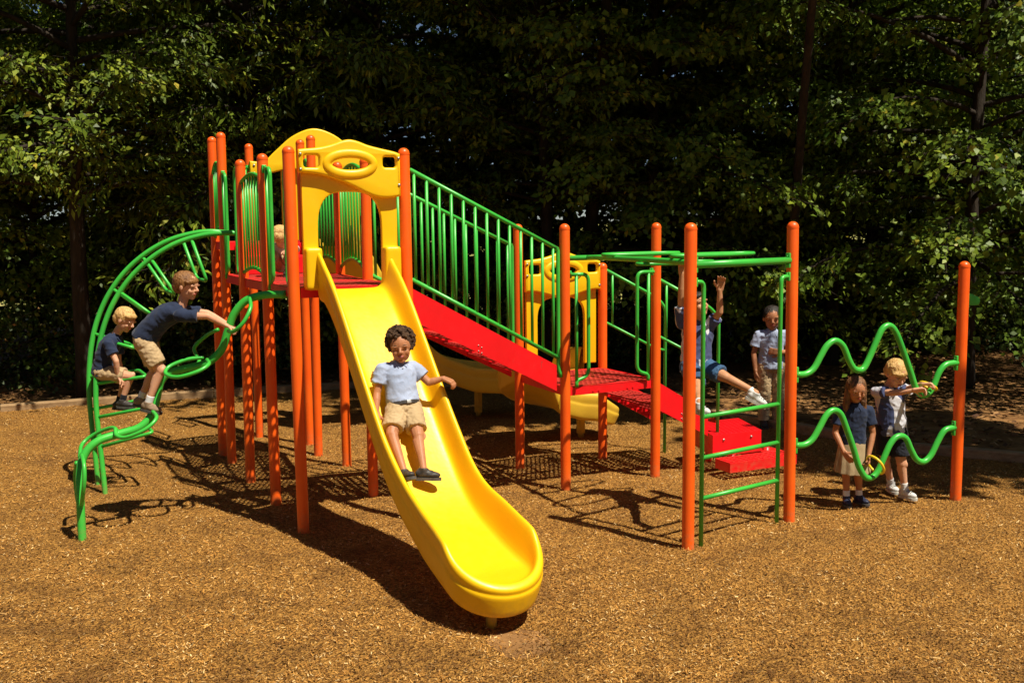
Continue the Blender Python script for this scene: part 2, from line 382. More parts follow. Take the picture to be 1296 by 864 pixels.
# ---------------------------------------------------------------- trees
def branch_path(p, az, el_, L, droop, n=7, rnd=None, wob=.12):
    pts = [V(p)]; d = V((math.cos(az) * math.cos(el_), math.sin(az) * math.cos(el_), math.sin(el_)))
    for i in range(n):
        d = (d + V((rnd.uniform(-wob, wob), rnd.uniform(-wob, wob), rnd.uniform(-wob, wob) * .7 - droop / n))).normalized()
        pts.append(pts[-1] + d * L / n)
    return pts
def leaf_quads(base, ax, up, L, Wd, r):
    s = np.cross(ax, up); s /= np.linalg.norm(s, axis=1)[:, None] + 1e-9
    n = np.cross(s, ax)
    Lc, Wc = L[:, None], Wd[:, None]
    mid = base + ax * Lc * .45
    return np.stack([base, mid - s * Wc * .5 + n * Wc * .12, base + ax * Lc - n * Lc * .12, mid + s * Wc * .5 + n * Wc * .12], 1)
def make_tree(seed, H, R, zlow, nb, leafmat, leaf=.085, twig_n=16, lpt=15, wl=.55, droop=.6, trunk_r=.17, lean=(0, 0), top_el=.9, spray=.1, wname='broadleaf_tree', up_jit=.42):
    rnd = random.Random(seed); r = np.random.default_rng(seed)
    root = empty(wname, (0, 0, 0)); bt = NB()
    tp = [V((lean[0] * t * H + .12 * math.sin(t * 5 + seed) * t, lean[1] * t * H + .12 * math.cos(t * 4 + seed) * t, -.15 + H * .95 * t)) for t in [i / 12 for i in range(13)]]
    tr = [trunk_r * (1.25 if i == 0 else 1) * (1 - .85 * i / 12) + .015 for i in range(13)]
    tube(bt, tp, tr, 12)
    A, B = [], []
    for i in range(nb):
        t = zlow / H + (1 - zlow / H) * ((i + .5) / nb) ** 1.05; t = min(t, .97)
        k = t * 12; k0 = int(k); p = tp[k0].lerp(tp[min(k0 + 1, 12)], k - k0)
        azm = i * 2.39996 + rnd.uniform(-.4, .4)
        rel = (t * H - zlow) / (H - zlow)
        prof = (.75 + .5 * rel) if rel < .45 else (1.12 * (1 - ((rel - .45) / .6) ** 2))
        L = R * max(prof, .2) * rnd.uniform(.75, 1.12)
        path = branch_path(p, azm, rnd.uniform(.05, .35) + rel * top_el * .6, L, droop * rnd.uniform(.6, 1.2), 8, rnd)
        rb = .035 * L / R + .012
        tube(bt, path, [rb * (1 - .85 * q / 8) + .004 for q in range(9)], 6)
        for j in range(twig_n):
            u = .25 + .75 * (j + rnd.random()) / twig_n; q = u * 8; q0 = min(int(q), 7)
            pb = path[q0].lerp(path[q0 + 1], q - q0); dr = (path[q0 + 1] - path[q0]).normalized()
            side = 1 if j % 2 else -1; a2 = math.atan2(dr.y, dr.x) + side * rnd.uniform(.3, 1.2)
            tl = L * rnd.uniform(.16, .34) * (1.15 - .5 * u) + .15
            tw = branch_path(pb, a2, rnd.uniform(-.25, .3), tl, droop * .8, 3, rnd, .2)
            tube(bt, tw, [.008, .006, .004, .002], 4, caps=False)
            P = np.array([list(v) for v in tw]); uu = r.random(lpt) ** .8 * 3; i0 = np.minimum(uu.astype(int), 2)
            pos = P[i0] + (P[i0 + 1] - P[i0]) * (uu - i0)[:, None] + r.normal(0, spray, (lpt, 3)) * np.array([1, 1, .45])
            ax = (P[i0 + 1] - P[i0]); ax /= np.linalg.norm(ax, axis=1)[:, None]
            ax = ax + r.normal(0, .65, (lpt, 3)); ax[:, 2] -= .25; ax /= np.linalg.norm(ax, axis=1)[:, None]
            A.append(pos); B.append(ax)
    pos = np.concatenate(A); ax = np.concatenate(B); n = len(pos)
    up = r.normal(0, up_jit, (n, 3)); rad = pos[:, :2] / (np.linalg.norm(pos[:, :2], axis=1)[:, None] + .3); up[:, :2] += rad * .95; up[:, 2] += .85; L = leaf * (.6 + .75 * r.random(n)); Wd = L * wl * (.8 + .5 * r.random(n))
    v = leaf_quads(pos, ax, up, L, Wd, r).reshape(-1, 3)
    cl = np.clip(.5 + .22 * np.sin(pos[:, 0] * 2.1 + seed) * np.sin(pos[:, 1] * 1.7) + r.normal(0, .2, n), 0, .93)
    cl[r.random(n) < .015] = 1
    bmesh.ops.recalc_face_normals(bt, faces=bt.faces)
    me = bpy.data.meshes.new('trunk'); bt.to_mesh(me); bt.free(); me.shade_smooth()
    link('trunk', me, M['bark'], root); link('crown', np_mesh('crown', v, 4, cl), leafmat, root)
    return root
def make_shrub(seed, H, R, n, leaf=.055, name='shrub'):
    rnd = random.Random(seed); r = np.random.default_rng(seed); root = empty(name, (0, 0, 0)); bt = NB(); A = []
    for i in range(26):
        path = branch_path((rnd.uniform(-.2, .2) * R, rnd.uniform(-.2, .2) * R, 0), rnd.random() * 6.28, rnd.uniform(.5, 1.4), H * rnd.uniform(.6, 1.15), .5, 5, rnd, .25)
        tube(bt, path, [.014 * (1 - q / 6.5) for q in range(6)], 5, caps=False)
        P = np.array([list(v) for v in path]); m = n // 26; uu = 5 * r.random(m) ** .7; i0 = np.minimum(uu.astype(int), 4)
        A.append(P[i0] + (P[i0 + 1] - P[i0]) * (uu - i0)[:, None] + r.normal(0, .13 * R, (m, 3)))
    pos = np.concatenate(A); pos[:, 2] = np.abs(pos[:, 2]); N = len(pos)
    ax = r.normal(0, 1, (N, 3)); ax[:, 2] -= .1; ax /= np.linalg.norm(ax, axis=1)[:, None]
    up = r.normal(0, .6, (N, 3)); up[:, 2] += .8; L = leaf * (.6 + .8 * r.random(N))
    v = leaf_quads(pos, ax, up, L, L * .65, r).reshape(-1, 3); t = np.clip(r.normal(.5, .25, N), 0, .95); t[r.random(N) < .03] = 1
    me = bpy.data.meshes.new('stems'); bt.to_mesh(me); bt.free()
    link('stem', me, M['bark'], root); link('foliage', np_mesh('foliage', v, 4, t), M['leaf_c'], root)
    return root
def copy_tree(o, parent=None):
    c = o.copy(); C.objects.link(c); c.parent = parent
    for ch in o.children: copy_tree(ch, c)
    return c
protos = {
 'oak': make_tree(11, 10, 3.7, 3.3, 58, M['leaf_a'], .105, 18, 28, .5, .4, .12),
 'maple': make_tree(23, 11, 3.7, 1.5, 72, M['leaf_b'], .10, 16, 31, .72, .8, .11, wname='maple_tree'),
 'high': make_tree(37, 12.5, 4.0, 7.0, 60, M['leaf_b'], .15, 20, 34, .9, .35, .13, lean=(.02, -.45), wname='maple_tree'),
 'ash': make_tree(51, 10, 3.1, 2.4, 60, M['leaf_a'], .15, 16, 20, .3, 1.0, .11, wname='ash_tree'),
 'pole': make_tree(83, 10.5, 2.1, 7.4, 30, M['leaf_b'], .15, 18, 30, .9, .3, .12, wname='slender_tree'),  # unseen tree, its small high crown shaped to shade the ground at right
 'lean': make_tree(91, 11, 2.3, 7.0, 32, M['leaf_b'], .15, 18, 34, .9, .3, .065, lean=(-.10, -.62), wname='slender_tree'),  # leans far forward so its unseen crown shades the rear slides
 'beech': make_tree(67, 6.5, 2.5, .7, 64, M['leaf_b'], .095, 14, 22, .7, .6, .07, wname='young_tree'),
}
used = {}
def plant(kind, x, y, rz, sc, label, cat='tree', group='trees behind the play structure'):
    o = protos[kind]
    if kind in used: o = copy_tree(o)
    used[kind] = 1
    o.location = (x, y, 0 if kind in ('s1', 's2') else -.05); o.rotation_euler = (0, 0, rz); o.scale = (sc, sc, sc); W[o] = V((x, y, 0))
    return tag(o, label, cat, group)
TR = [
 ('oak', -6.4, 15.5, .3, 1.0, 'leafy tree with a sunlit level branch near the left edge'),
 ('oak', -9.3, 15.0, 2.2, 1.0, 'tree cut by the left edge, its crown hanging over the timber border'),
 ('ash', -4.2, 16.9, 1.9, 1.0, 'narrow leaved tree standing behind the green arch climber'),
 ('ash', -2.2, 18.0, 4.0, 1.05, 'narrow leaved tree rising straight behind the orange tower posts'),
 ('oak', .6, 17.3, 2.9, .95, 'tree under the small gap of sky, behind the yellow front panel'),
 ('high', 1.3, 19.0, 0, .95, 'leaning maple whose crown hangs high behind the red stair'),
 ('pole', 7.9, 8.6, 2.6, 1., 'unseen slender tree added beyond the right edge to shade the border'),
 ('lean', 4.4, 16.9, 0, 1., 'slender dark trunk behind the first dip of the wavy bars'),
 ('maple', 2.4, 17.4, .8, 1.0, 'maple in deep shade above the red stair railing'),
 ('maple', 6.9, 15.7, 5.1, 1.0, 'big maple with sunlit leaves filling the upper right'),
 ('maple', 5.6, 18.2, 3.4, 1.0, 'dark maple in deep shade behind the overhead climber'),
 ('oak', 13.6, 15.0, 1.2, 1.05, 'tree cut by the right edge, behind the lone end post'),
 ('maple', -11.8, 19.6, .2, 1.0, 'tree standing deep in the wood at the far left'),
 ('maple', -7.6, 20.0, 2.0, 1.1, 'second row tree behind the seated blond child'),
 ('maple', -4.3, 20.8, 3.3, 1.1, 'second row tree seen between the arch climber and tower'),
 ('maple', -1.0, 21.2, 5.2, 1.1, 'second row tree hidden mostly by the tower roof'),
 ('maple', 2.4, 21.4, 1.1, 1.1, 'second row tree above the lower deck'),
 ('oak', 5.6, 21.8, 2.7, 1.1, 'second row tree behind the orange ladder posts'),
 ('maple', 9.2, 21.6, 4.2, 1.1, 'second row tree behind the wavy green bars'),
 ('ash', 12.8, 21.0, 3.1, 1.1, 'second row tree past the lone end post'),
 ('maple', -9.2, 24.2, 1.7, 1.2, 'back row tree of the wood, far left'),
 ('maple', -5.6, 24.8, .7, 1.2, 'back row tree of the wood, left of the tower'),
 ('maple', -2.2, 25.2, 2.5, 1.2, 'back row tree of the wood, behind the tower'),
 ('maple', 1.4, 25.4, 4.1, 1.2, 'back row tree of the wood, above the stair'),
 ('maple', 5.2, 25.6, 5.9, 1.2, 'back row tree of the wood, right of centre'),
 ('maple', 8.8, 25.4, 3.6, 1.2, 'back row tree of the wood, far right'),
 ('maple', 12.8, 25.0, 1.4, 1.2, 'back row tree of the wood, beyond the right edge'),
 ('maple', -13.2, 24.0, 2.2, 1.2, 'back row tree of the wood, beyond the left edge'),
 ('beech', -8.3, 18.2, .3, 1.0, 'young tree filling the gap under the crowns at far left'),
 ('beech', -5.6, 18.6, 1.3, 1.0, 'young tree in shade behind the arch climber'),
 ('beech', -3.1, 19.4, 2.3, 1.05, 'young tree in shade behind the orange tower legs'),
 ('beech', -.4, 19.6, 3.3, 1.05, 'young tree in shade behind the yellow front slide'),
 ('beech', 3.9, 19.2, 4.3, 1.0, 'young tree in shade behind the lower deck'),
 ('beech', 6.9, 20.2, 5.3, 1.0, 'young tree right of the leaning trunk'),
 ('beech', 9.6, 22.0, .9, 1.05, 'young sunlit tree just left of the lone end post'),
 ('beech', 12.4, 20.9, 2.9, 1.05, 'young sunlit tree at the right edge'),
]
# unseen trees added beside and behind the camera to block sky light
for i, (x, y) in enumerate([(-15, -3), (-10.5, -8.5), (-5.5, -10.5), (0, -11.5), (5.5, -12), (10.5, -13), (16, -12.5), (-16, 4), (-15.5, 11), (17.5, 3.5), (18, 9.5), (20, -5), (-20, -8), (21, 16)]):
    TR.append(('beech' if i % 3 == 2 else 'maple', x, y, i * 1.3, 1.15 + .1 * (i % 3), 'tree of the wood around the clearing, added to block sky light, ' + ['off to the left, level with the camera', 'behind the camera on its left', 'behind the camera, a little left', 'straight behind the camera', 'behind the camera, a little right', 'behind the camera on its right', 'farthest right behind the camera', 'far left, nearest the camera', 'far left, level with the structure', 'far right, nearest the camera', 'far right, level with the structure', 'far to the right rear of the camera', 'far to the left rear of the camera', 'right, deep at the back'][i]))
for k, x, y, rz, sc, lab in TR: plant(k, x, y, rz, sc, lab, group='trees added around the clearing, out of view' if lab.startswith('tree of the wood around') else 'trees behind the play structure')
protos['s1'] = make_shrub(5, 1.9, 1.0, 6500); protos['s2'] = make_shrub(8, 1.3, .9, 4500, .07)
SH = [('s1', -8.6, 16.6, 1.3), ('s1', -6.4, 18.4, 1.3), ('s2', -4.6, 17.2, 1.2), ('s1', -2.6, 18.6, 1.3), ('s2', -.6, 18.2, 1.2), ('s1', 1.6, 18.8, 1.25), ('s1', 3.6, 20.0, 1.3), ('s1', 5.6, 20.6, 1.4),
      ('s1', 7.3, 20.9, 1.5), ('s2', 8.3, 20.3, 1.3), ('s1', 9.4, 21.0, 1.5), ('s2', 10.4, 20.4, 1.4), ('s1', 11.6, 21.0, 1.6), ('s1', -10.8, 17.6, 1.4), ('s1', 13.6, 20.6, 1.6), ('s1', 8.4, 22.6, 1.9), ('s1', 11.2, 23.0, 1.9), ('s1', 6.0, 22.8, 1.7),
      ('s1', -8.0, 22.6, 1.6), ('s1', -4.0, 23.0, 1.6), ('s1', 0., 23.4, 1.6), ('s1', 3.4, 23.2, 1.6)]
WH = ['left edge, behind the border beam', 'behind the seated blond boy', 'between arch climber and tower', 'behind the left tower legs', 'behind the yellow front slide', 'below the red stair',
      'behind the lower deck', 'behind the hanging child', 'just left of the wavy green bars', 'behind the first crest of the wavy bars', 'behind the tallest crest of the wavy bars', 'just left of the lone end post',
      'right of the lone end post', 'outside the left edge', 'outside the right edge', 'deep behind the wavy bars', 'deep behind the end post', 'deep behind the ladder posts', 'deep in the wood at far left', 'deep in the wood behind the arch climber', 'deep in the wood behind the tower', 'deep in the wood behind the red stair']
for (k, x, y, s), wh in zip(SH, WH):
    plant(k, x, y, x * 1.7 + y, s, 'leafy shrub under the trees, ' + wh, 'shrub', 'shrubs under the trees')

# ---------------------------------------------------------------- play structure
PS = tag(empty('play_structure', (-.3, 9.6, 0)), 'large orange, green, yellow and red climbing frame with slides standing on the mulch', 'play structure')
PZ = dict(  # post: x, y, height
 P1=(-1.73, 8.30, 3.12), P6=(-.865, 8.66, 3.12), E=(-2.14, 9.15, 3.12), N=(-1.30, 9.45, 3.10), D=(-2.55, 9.94, 3.12), M=(-1.73, 10.6, 3.13), B=(-2.96, 10.80, 3.45), A=(-3.17, 11.22, 3.44),
 L=(-2.13, 11.25, 3.45), K=(-2.34, 11.80, 3.45), G=(-3.05, 12.35, 3.45), Q7=(.49, 9.57, 2.49), Q8=(1.39, 10.02, 2.49), Q7b=(.07, 10.48, 2.49), Q8b=(.95, 10.87, 2.08),
 R9=(1.34, 7.81, 2.49), R10=(2.30, 8.53, 2.49), R11=(3.95, 9.10, 2.13))
PR = .0475
def pt(k, z=0): return V((PZ[k][0], PZ[k][1], z))
TILT = dict(A=.02, B=.02, D=.018, L=.02, P1=-.02, E=-.01, M=-.012, R10=-.02, P6=-.012)
def postx(k, z): return V((PZ[k][0] + TILT.get(k, 0) * (z / 3 - .5), PZ[k][1], z))
for k, (x, y, h) in PZ.items():
    bm = NB(); pts = [postx(k, -.25), postx(k, h * .5), postx(k, h - PR)] ; rs = [PR] * 3
    for q in range(1, 7):
        a = PI / 2 * q / 6; pts.append(postx(k, h - PR + PR * math.sin(a) * .9)); rs.append(max(PR * math.cos(a), .001))
    tube(bm, pts, rs, 22)
    tube(bm, [postx(k, h - PR - .012), postx(k, h - PR + .002)], PR + .0018, 22)
    obj('post', bm, M['orange'], PS, angle=50)
GC = V((0, 0, 1))
def dirv(a, b): d = V((b[0] - a[0], b[1] - a[1], 0)); return d.normalized()
def clamp(bm, k, z, d, h=.07):
    """lugged bracket on a post, facing d"""
    p = postx(k, z) + d * (PR + .006); s = d.cross(GC)
    obox(bm, p, d * .01, s * .02, GC * h / 2, .004)
    for q in (-1, 1): tube(bm, [p + GC * q * h * .3 + d * .008, p + GC * q * h * .3 + d * .018], .008, 8)

# perforated decks
def deck(corners, z, name='deck', cell=.052, hole=.0165, drop=.085):
    a, b, c, d = [V((p[0], p[1], z)) for p in corners]     # a->b = s direction, a->d = t direction
    ns = max(2, int((b - a).length / cell)); ntt = max(2, int((d - a).length / cell))
    def Pq(s, t): return a.lerp(b, s).lerp(d.lerp(c, s), t)
    bm = NB(); cache = {}
    def vert(s, t):
        k = (round(s, 5), round(t, 5))
        if k not in cache: cache[k] = bm.verts.new(Pq(s, t))
        return cache[k]
    for j in range(ntt):
        t0, t1 = j / ntt, (j + 1) / ntt; off = .5 if j % 2 else 0
        cuts = [0] + ([(.5) / ns] if off else []) + [(i + (off or 1)) / ns for i in range(ns if not off else ns)]
        cuts = sorted(set(round(min(c_, 1), 6) for c_ in cuts)); cuts = cuts + ([1.0] if cuts[-1] < 1 else [])
        for s0, s1 in zip(cuts, cuts[1:]):
            full = (s1 - s0) > .8 / ns; 
            q = [vert(s0, t0), vert(s1, t0), vert(s1, t1), vert(s0, t1)]
            if not full or j in (0, ntt - 1) or s0 < .02 or s1 > .98: bm.faces.new(q); continue
            sc, tc = (s0 + s1) / 2, (t0 + t1) / 2; hs, ht = (s1 - s0) * .37, (t1 - t0) * .36
            o = [bm.verts.new(Pq(sc + hs * math.cos(x), tc + ht * math.sin(x))) for x in [PI * (1.125 + .25 * i) for i in range(8)]]
            for i, cnr in enumerate(q):
                bm.faces.new((o[2 * i], o[2 * i + 1], cnr)) if False else None
                bm.faces.new((cnr, o[(2 * i + 1) % 8], o[2 * i]))
                nx_ = q[(i + 1) % 4]; bm.faces.new((cnr, nx_, o[(2 * i + 2) % 8], o[(2 * i + 1) % 8]))
    me = bpy.data.meshes.new(name); bmesh.ops.recalc_face_normals(bm, faces=bm.faces)
    if sum(f.normal.z for f in bm.faces) < 0: bmesh.ops.reverse_faces(bm, faces=bm.faces)
    bm.to_mesh(me); bm.free()
    me = baked(me, [('SOLIDIFY', dict(thickness=.007, offset=-1))]); me.shade_flat()
    o = link(name, me, M['deck'], PS)
    bm = NB()
    for p, q in ((a, b), (b, c), (c, d), (d, a)):
        dd = (q - p).normalized(); s = dd.cross(GC); 
        ctr = (a + b + c + d) / 4
        if s.dot(ctr - p) < 0: s = -s
        L = (q - p).length
        obox(bm, (p + q) / 2 + s * .012 - GC * (drop / 2 - .002), dd * (L / 2 - PR - .004), s * .012, GC * drop / 2, .003)
    bo = (b - a).normalized(); bn2 = bo.cross(GC); bn2 = bn2 if bn2.y < 0 else -bn2
    for s in (.3, .36, .68, .74): tube(bm, [a.lerp(b, s) + bn2 * -.002 - GC * .055, a.lerp(b, s) + bn2 * .007 - GC * .055], .009, 8)
    for s in (.33, .67):
        p, q = a.lerp(b, s), d.lerp(c, s); dd = (q - p).normalized()
        obox(bm, (p + q) / 2 - GC * .03, dd * ((q - p).length / 2 - .03), dd.cross(GC) * .012, GC * .018)
    obj('deck_frame', bm, M['red'], o, smooth=False)
    return o
def sh(k, f, toward):  # point on post k
    return pt(k)
UD, LD, TD = 2.0, .975, 2.33
deck([pt('P1'), pt('P6'), pt('N'), pt('E')], UD)
deck([pt('E'), pt('N'), pt('M'), pt('D')], UD)
deck([pt('D'), pt('M'), pt('L'), pt('B')], UD)
deck([pt('B'), pt('L'), pt('K'), pt('A')], TD)
deck([pt('Q7'), pt('Q8'), pt('Q8b'), pt('Q7b')], LD)
# red step between the tower decks
bm = NB(); a, b = pt('B').lerp(pt('L'), .1), pt('B').lerp(pt('L'), .9); dd = dirv(a, b); s = dd.cross(GC)
obox(bm, (a + b) / 2 + GC * (TD - .17) + s * .02, dd * .36, s * .012, GC * .15, .004)
obox(bm, (a + b) / 2 + GC * (UD + .09) + s * .28, dd * .36, s * .012, GC * .085, .004)
obox(bm, (a + b) / 2 + GC * (UD + .175) + s * .16, dd * .36, s * .13, GC * .01, .003)
obj('step', bm, M['red'], PS, smooth=False)

# ---- panels of yellow plastic
def panel(a, b, z0, z1, depth=.06, mat='yellow', wave=True):
    """slide hood panel between two posts: pierced wavy header proud of an arched lower board"""
    A, Bp = V(a), V(b); dd = dirv(A, Bp); L = (Bp - A).length; n = dd.cross(GC)   # n towards the viewer side
    if n.y > 0: n = -n
    def mp(off):
        return lambda x, y, z: V((A.x, A.y, 0)) + dd * x + GC * y + n * (z + off)
    H = z1 - z0; w_ = L - 2 * PR - .012; x0 = PR + .006
    # header
    def X(u): return x0 + w_ * u
    def Z(v): return z0 + H * v
    top = [(0, .93), (.06, .935), (.2, .945), (.32, .965), (.42, .99), (.5, 1.0), (.58, .99), (.68, .965), (.8, .945), (.94, .925), (1, .91)]
    bot = [(1, .625), (.93, .615), (.82, .612), (.7, .63), (.55, .68), (.38, .73), (.2, .765), (.0, .78)] if wave else [(1, .66), (.85, .655), (.5, .6), (.15, .655), (.0, .66)]
    out = [tuple(p) for p in (v.to_tuple() for v in [])]
    out = [(X(u), Z(v)) for u, v in top]
    o2 = [(X(p.x), Z(p.y)) for p in spline([V((u, v, 0)) for u, v in top], 4)] + [(X(p.x), Z(p.y)) for p in spline([V((u, v, 0)) for u, v in bot], 4)]
    cy = Z(.842 if wave else .84)
    oval = [(X(.5) + .155 * math.cos(t), cy + (.050) * math.sin(t)) for t in [2 * PI * i / 36 for i in range(36)]]
    r1 = rect2(X(.05), cy - .035, X(.20), cy + .06, .022); r2 = rect2(X(.825), cy - .03, X(.955), cy + .055, .022)
    bm = shape2d([o2, oval, r1, r2], depth, .022, mp(depth / 2 + .004))
    root = obj('hood_panel', bm, M[mat], PS, angle=45)
    # raised oval rim
    bm = NB(); rp = [A + dd * 0 + V((0, 0, 0)) for _ in ()]
    ring = []
    for i in range(48):
        t = 2 * PI * i / 48; ring.append(mp(depth + .0)(X(.5) + .190 * math.cos(t), cy - .006 + .083 * math.sin(t), 0))
    rr = tube(bm, ring, .036, 12, closed=True)
    for ri, c0 in zip(rr, ring):
        for v in ri: v.co -= n * (v.co - c0).dot(n) * .45
    obj('oval_rim', bm, M[mat], root)
    # lower board with the arched opening
    ow0, ow1, ar = X(.185), X(.815), Z(.655 if wave else .60)
    arch = [(ow0, Z(0) + .0)] + [(ow0, Z(.40))] + [((ow0 + ow1) / 2 - (ow1 - ow0) / 2 * abs(math.cos(t)) ** .62 * (1 if math.cos(t) > 0 else -1), Z(.40) + (ar - Z(.40)) * math.sin(t) ** .8) for t in [PI * i / 20 for i in range(1, 20)]] + [(ow1, Z(.40)), (ow1, Z(0))]
    outl = [(X(.06), Z(0)), (X(.06), Z(.84)), (X(.98), Z(.84)), (X(.98), Z(0))]
    outl = [(X(.035), Z(0)), (X(.035), Z(.80)), (X(.975), Z(.80)), (X(.975), Z(0))]
    poly = outl[:1] + outl[1:3] + outl[3:] + arch[::-1]
    bm = shape2d([poly], depth * .8, .012, mp(-depth * .35))
    obj('arch_board', bm, M[mat], root, angle=45)
    bm = NB()
    for u, v in ((.02, .9), (.02, .80), (.98, .88), (.98, .70)):
        p = mp(depth + .004)(X(u), Z(v), 0); tube(bm, [p, p + n * .006], .011, 10)
    obj('bolt', bm, M['bolt'], root)
    return root, dd, n, X, Z
hp, hd, hn, HX, HZ = panel(PZ['P1'][:2] + (0,), PZ['P6'][:2] + (0,), UD - .02, 3.17)
# hood cheeks where the slide sides start
for u in (.115, .895):
    bm = NB()
    c = pt('P1') + hd * HX(u) + hn * .085
    obox(bm, c + GC * (UD + .15) - hn * .05, hd * .070, hn * .075, GC * .17, .03)
    me = vox(bm, .010, 5); link('slide_cheek', me, M['yellow'], hp)
bp, _, bn_, _, _ = panel(PZ['Q7b'][:2] + (0,), PZ['Q8b'][:2] + (0,), LD + .06, 2.2, wave=False)
# tall arched roof panel at the back of the tower
a0, b0 = V((-3.05, 12.35, 0)), V((-1.62, 12.75, 0)); dd = dirv(a0, b0); n = dd.cross(GC); n = n if n.y < 0 else -n; L = (b0 - a0).length
up = [V((0, 3.24, 0)), V((.16, 3.24, 0)), V((.3, 3.36, 0)), V((.5, 3.53, 0)), V((.74, 3.62, 0)), V((.98, 3.55, 0)), V((1.2, 3.38, 0)), V((1.36, 3.25, 0)), V((1.5, 3.24, 0))]
dn = [V((1.5, 3.08, 0)), V((1.3, 3.08, 0)), V((1.1, 3.14, 0)), V((.4, 3.14, 0)), V((.2, 3.09, 0)), V((0, 3.05, 0))]
o2 = [(p.x, p.y) for p in spline(up, 5)] + [(p.x, p.y) for p in dn]
bm = shape2d([o2], .09, .02, lambda x, y, z: a0 + dd * x + GC * y + n * (z + .07))
rp = obj('arch_roof_panel', bm, M['yellow'], PS, angle=45)
bm = shape2d([[(.36, 2.3), (.36, 3.16), (1.3, 3.16), (1.3, 2.3), (1.1, 2.3), (1.1, 2.95), (.95, 3.06), (.72, 3.06), (.56, 2.95), (.56, 2.3)]], .16, .02, lambda x, y, z: a0 + dd * x + GC * y + n * (z - .05))
obj('arch_board', bm, M['yellow'], rp, angle=45)
bm = NB()
for x, z in ((.05, 3.19), (.05, 3.10)):
    p = a0 + dd * x + GC * z + n * .115; tube(bm, [p, p + n * .008], .014, 10)
obj('bolt', bm, M['bolt'], rp)

# ---- slides: shell swept along the rim, from the centre line out to the rolled edge
def slide(spine, Wf, hfun, mat, name='slide', nexit=16, endr=.30, skirt=.11, foot=None):
    """spine: list of (point, side) ; Wf half width ; hfun rim height"""
    sec = [(0, 0), (.3, .0), (.55, .004), (.68, .02), (.76, .10), (.81, .5), (.85, .86), (.89, .98), (.94, 1.0), (.985, .95), (1.0, .82), (.99, .62), (.965, .48), (.99, .42), (.985, .30)]
    cols = []
    def half(c, e, rim, wv):
        """c centre point, e outward unit (horizontal), rim height"""
        out = []
        for f, h in sec: out.append(c + e * (f * wv) + GC * (h * rim))
        low = -skirt * .35
        out.append(c + e * wv * .97 + GC * (rim * .12 + low)); out.append(c + e * wv * .93 + GC * (low - .035)); out.append(c + e * wv * .85 + GC * (low - .05)); out.append(c + e * wv * .4 + GC * -.045); out.append(c - GC * .04)
        return out
    N = len(spine)
    side = {}
    for sgn in (-1, 1):
        side[sgn] = [half(p, s * sgn, hfun(i / (N - 1), 0), Wf(i / (N - 1))) for i, (p, s) in enumerate(spine)]
    pe, se = spine[-1]; fw = (spine[-1][0] - spine[-3][0]); fw.z = 0; fw.normalize(); wv = Wf(1)
    fan = []
    for k in range(1, nexit):
        t = PI * k / nexit; e = (se * -math.cos(t) + fw * math.sin(t) * (endr / wv)); rim = hfun(1, math.sin(t))
        h = half(pe, e, rim, wv)
        q = math.sin(t) ** .7
        for i in range(8, 18): h[i] = h[i] - GC * (.012 * (i - 7) if i < 15 else skirt * .8) * q - e * (.0 if i < 15 else .03) * q
        fan.append(h)
    cols = side[-1] + fan + side[1][::-1]
    bm = NB(); G = [[bm.verts.new(p) for p in c] for c in cols]
    m = len(G[0])
    for A, B in zip(G, G[1:]):
        for j in range(m - 1):
            try: bm.faces.new((A[j], A[j + 1], B[j + 1], B[j]))
            except ValueError: pass
    bmesh.ops.remove_doubles(bm, verts=bm.verts, dist=.0006)
    bm2 = bm
    me = bpy.data.meshes.new(name); bmesh.ops.recalc_face_normals(bm2, faces=bm2.faces); bm2.to_mesh(me); bm2.free()
    me = baked(me, [('SUBSURF', dict(levels=1, render_levels=1))]); me.shade_smooth()
    o = link(name, me, M[mat], PS)
    if foot is not None:
        bm = NB(); 
        tube(bm, [V((foot[0], foot[1], -.1)), V((foot[0], foot[1], foot[2]))], .035, 12)
        obox(bm, (foot[0], foot[1], foot[2] * .5 + .01), (.05, 0, 0), (0, .03, 0), (0, 0, foot[2] * .45), .01)
        obj('foot', bm, M['dull_yellow'], o)
    return o
sd = V((.500, -.866, 0)); ss = V((.866, .500, 0)); s0 = pt('P1').lerp(pt('P6'), .505) + hn * .05; s0.z = 0
prof = [(0, 1.985), (.10, 1.965), (.24, 1.87), (.45, 1.67), (.75, 1.33), (1.0, 1.04), (1.25, .77), (1.48, .57), (1.7, .445), (1.9, .37), (2.1, .31), (2.25, .275)]
ps_ = spline([V((t, 0, z)) for t, z in prof], 4)
spine = [(s0 + sd * p.x + GC * p.z, ss.copy()) for p in ps_]
def Wm(f): return (.315 + .028 * max(0, (f - .70) / .30) ** 1.5) - .012 * math.sin(PI * max(0, min(1, (f - .55) / .25)))
def hm(f, q):
    h = .24 if f > .12 else .31 - .07 * f / .12
    if f > .7: h += .02 * math.sin(PI * (f - .7) / .3)
    return h * (1 - q ** .75) + .014 * q ** .75
SLD = slide(spine, Wm, hm, 'yellow', endr=.33, skirt=.15, foot=(-.15, 6.40, .13))
SLD['label'] = 'long sunlit yellow slide with rolled edges at the front'
def curved(pts, mat, W_, rim, foot, lab):
    P_ = spline(pts, 6); sp = []
    for i, p in enumerate(P_):
        d = (P_[min(i + 1, len(P_) - 1)] - P_[max(i - 1, 0)]); d.z = 0; d.normalize(); sp.append((p, V((-d.y, d.x, 0)) * -1))
    o = slide(sp, lambda f: W_, lambda f, q: rim * (1 - q) + .05 * q, mat, foot=foot, endr=.3); o['label'] = lab
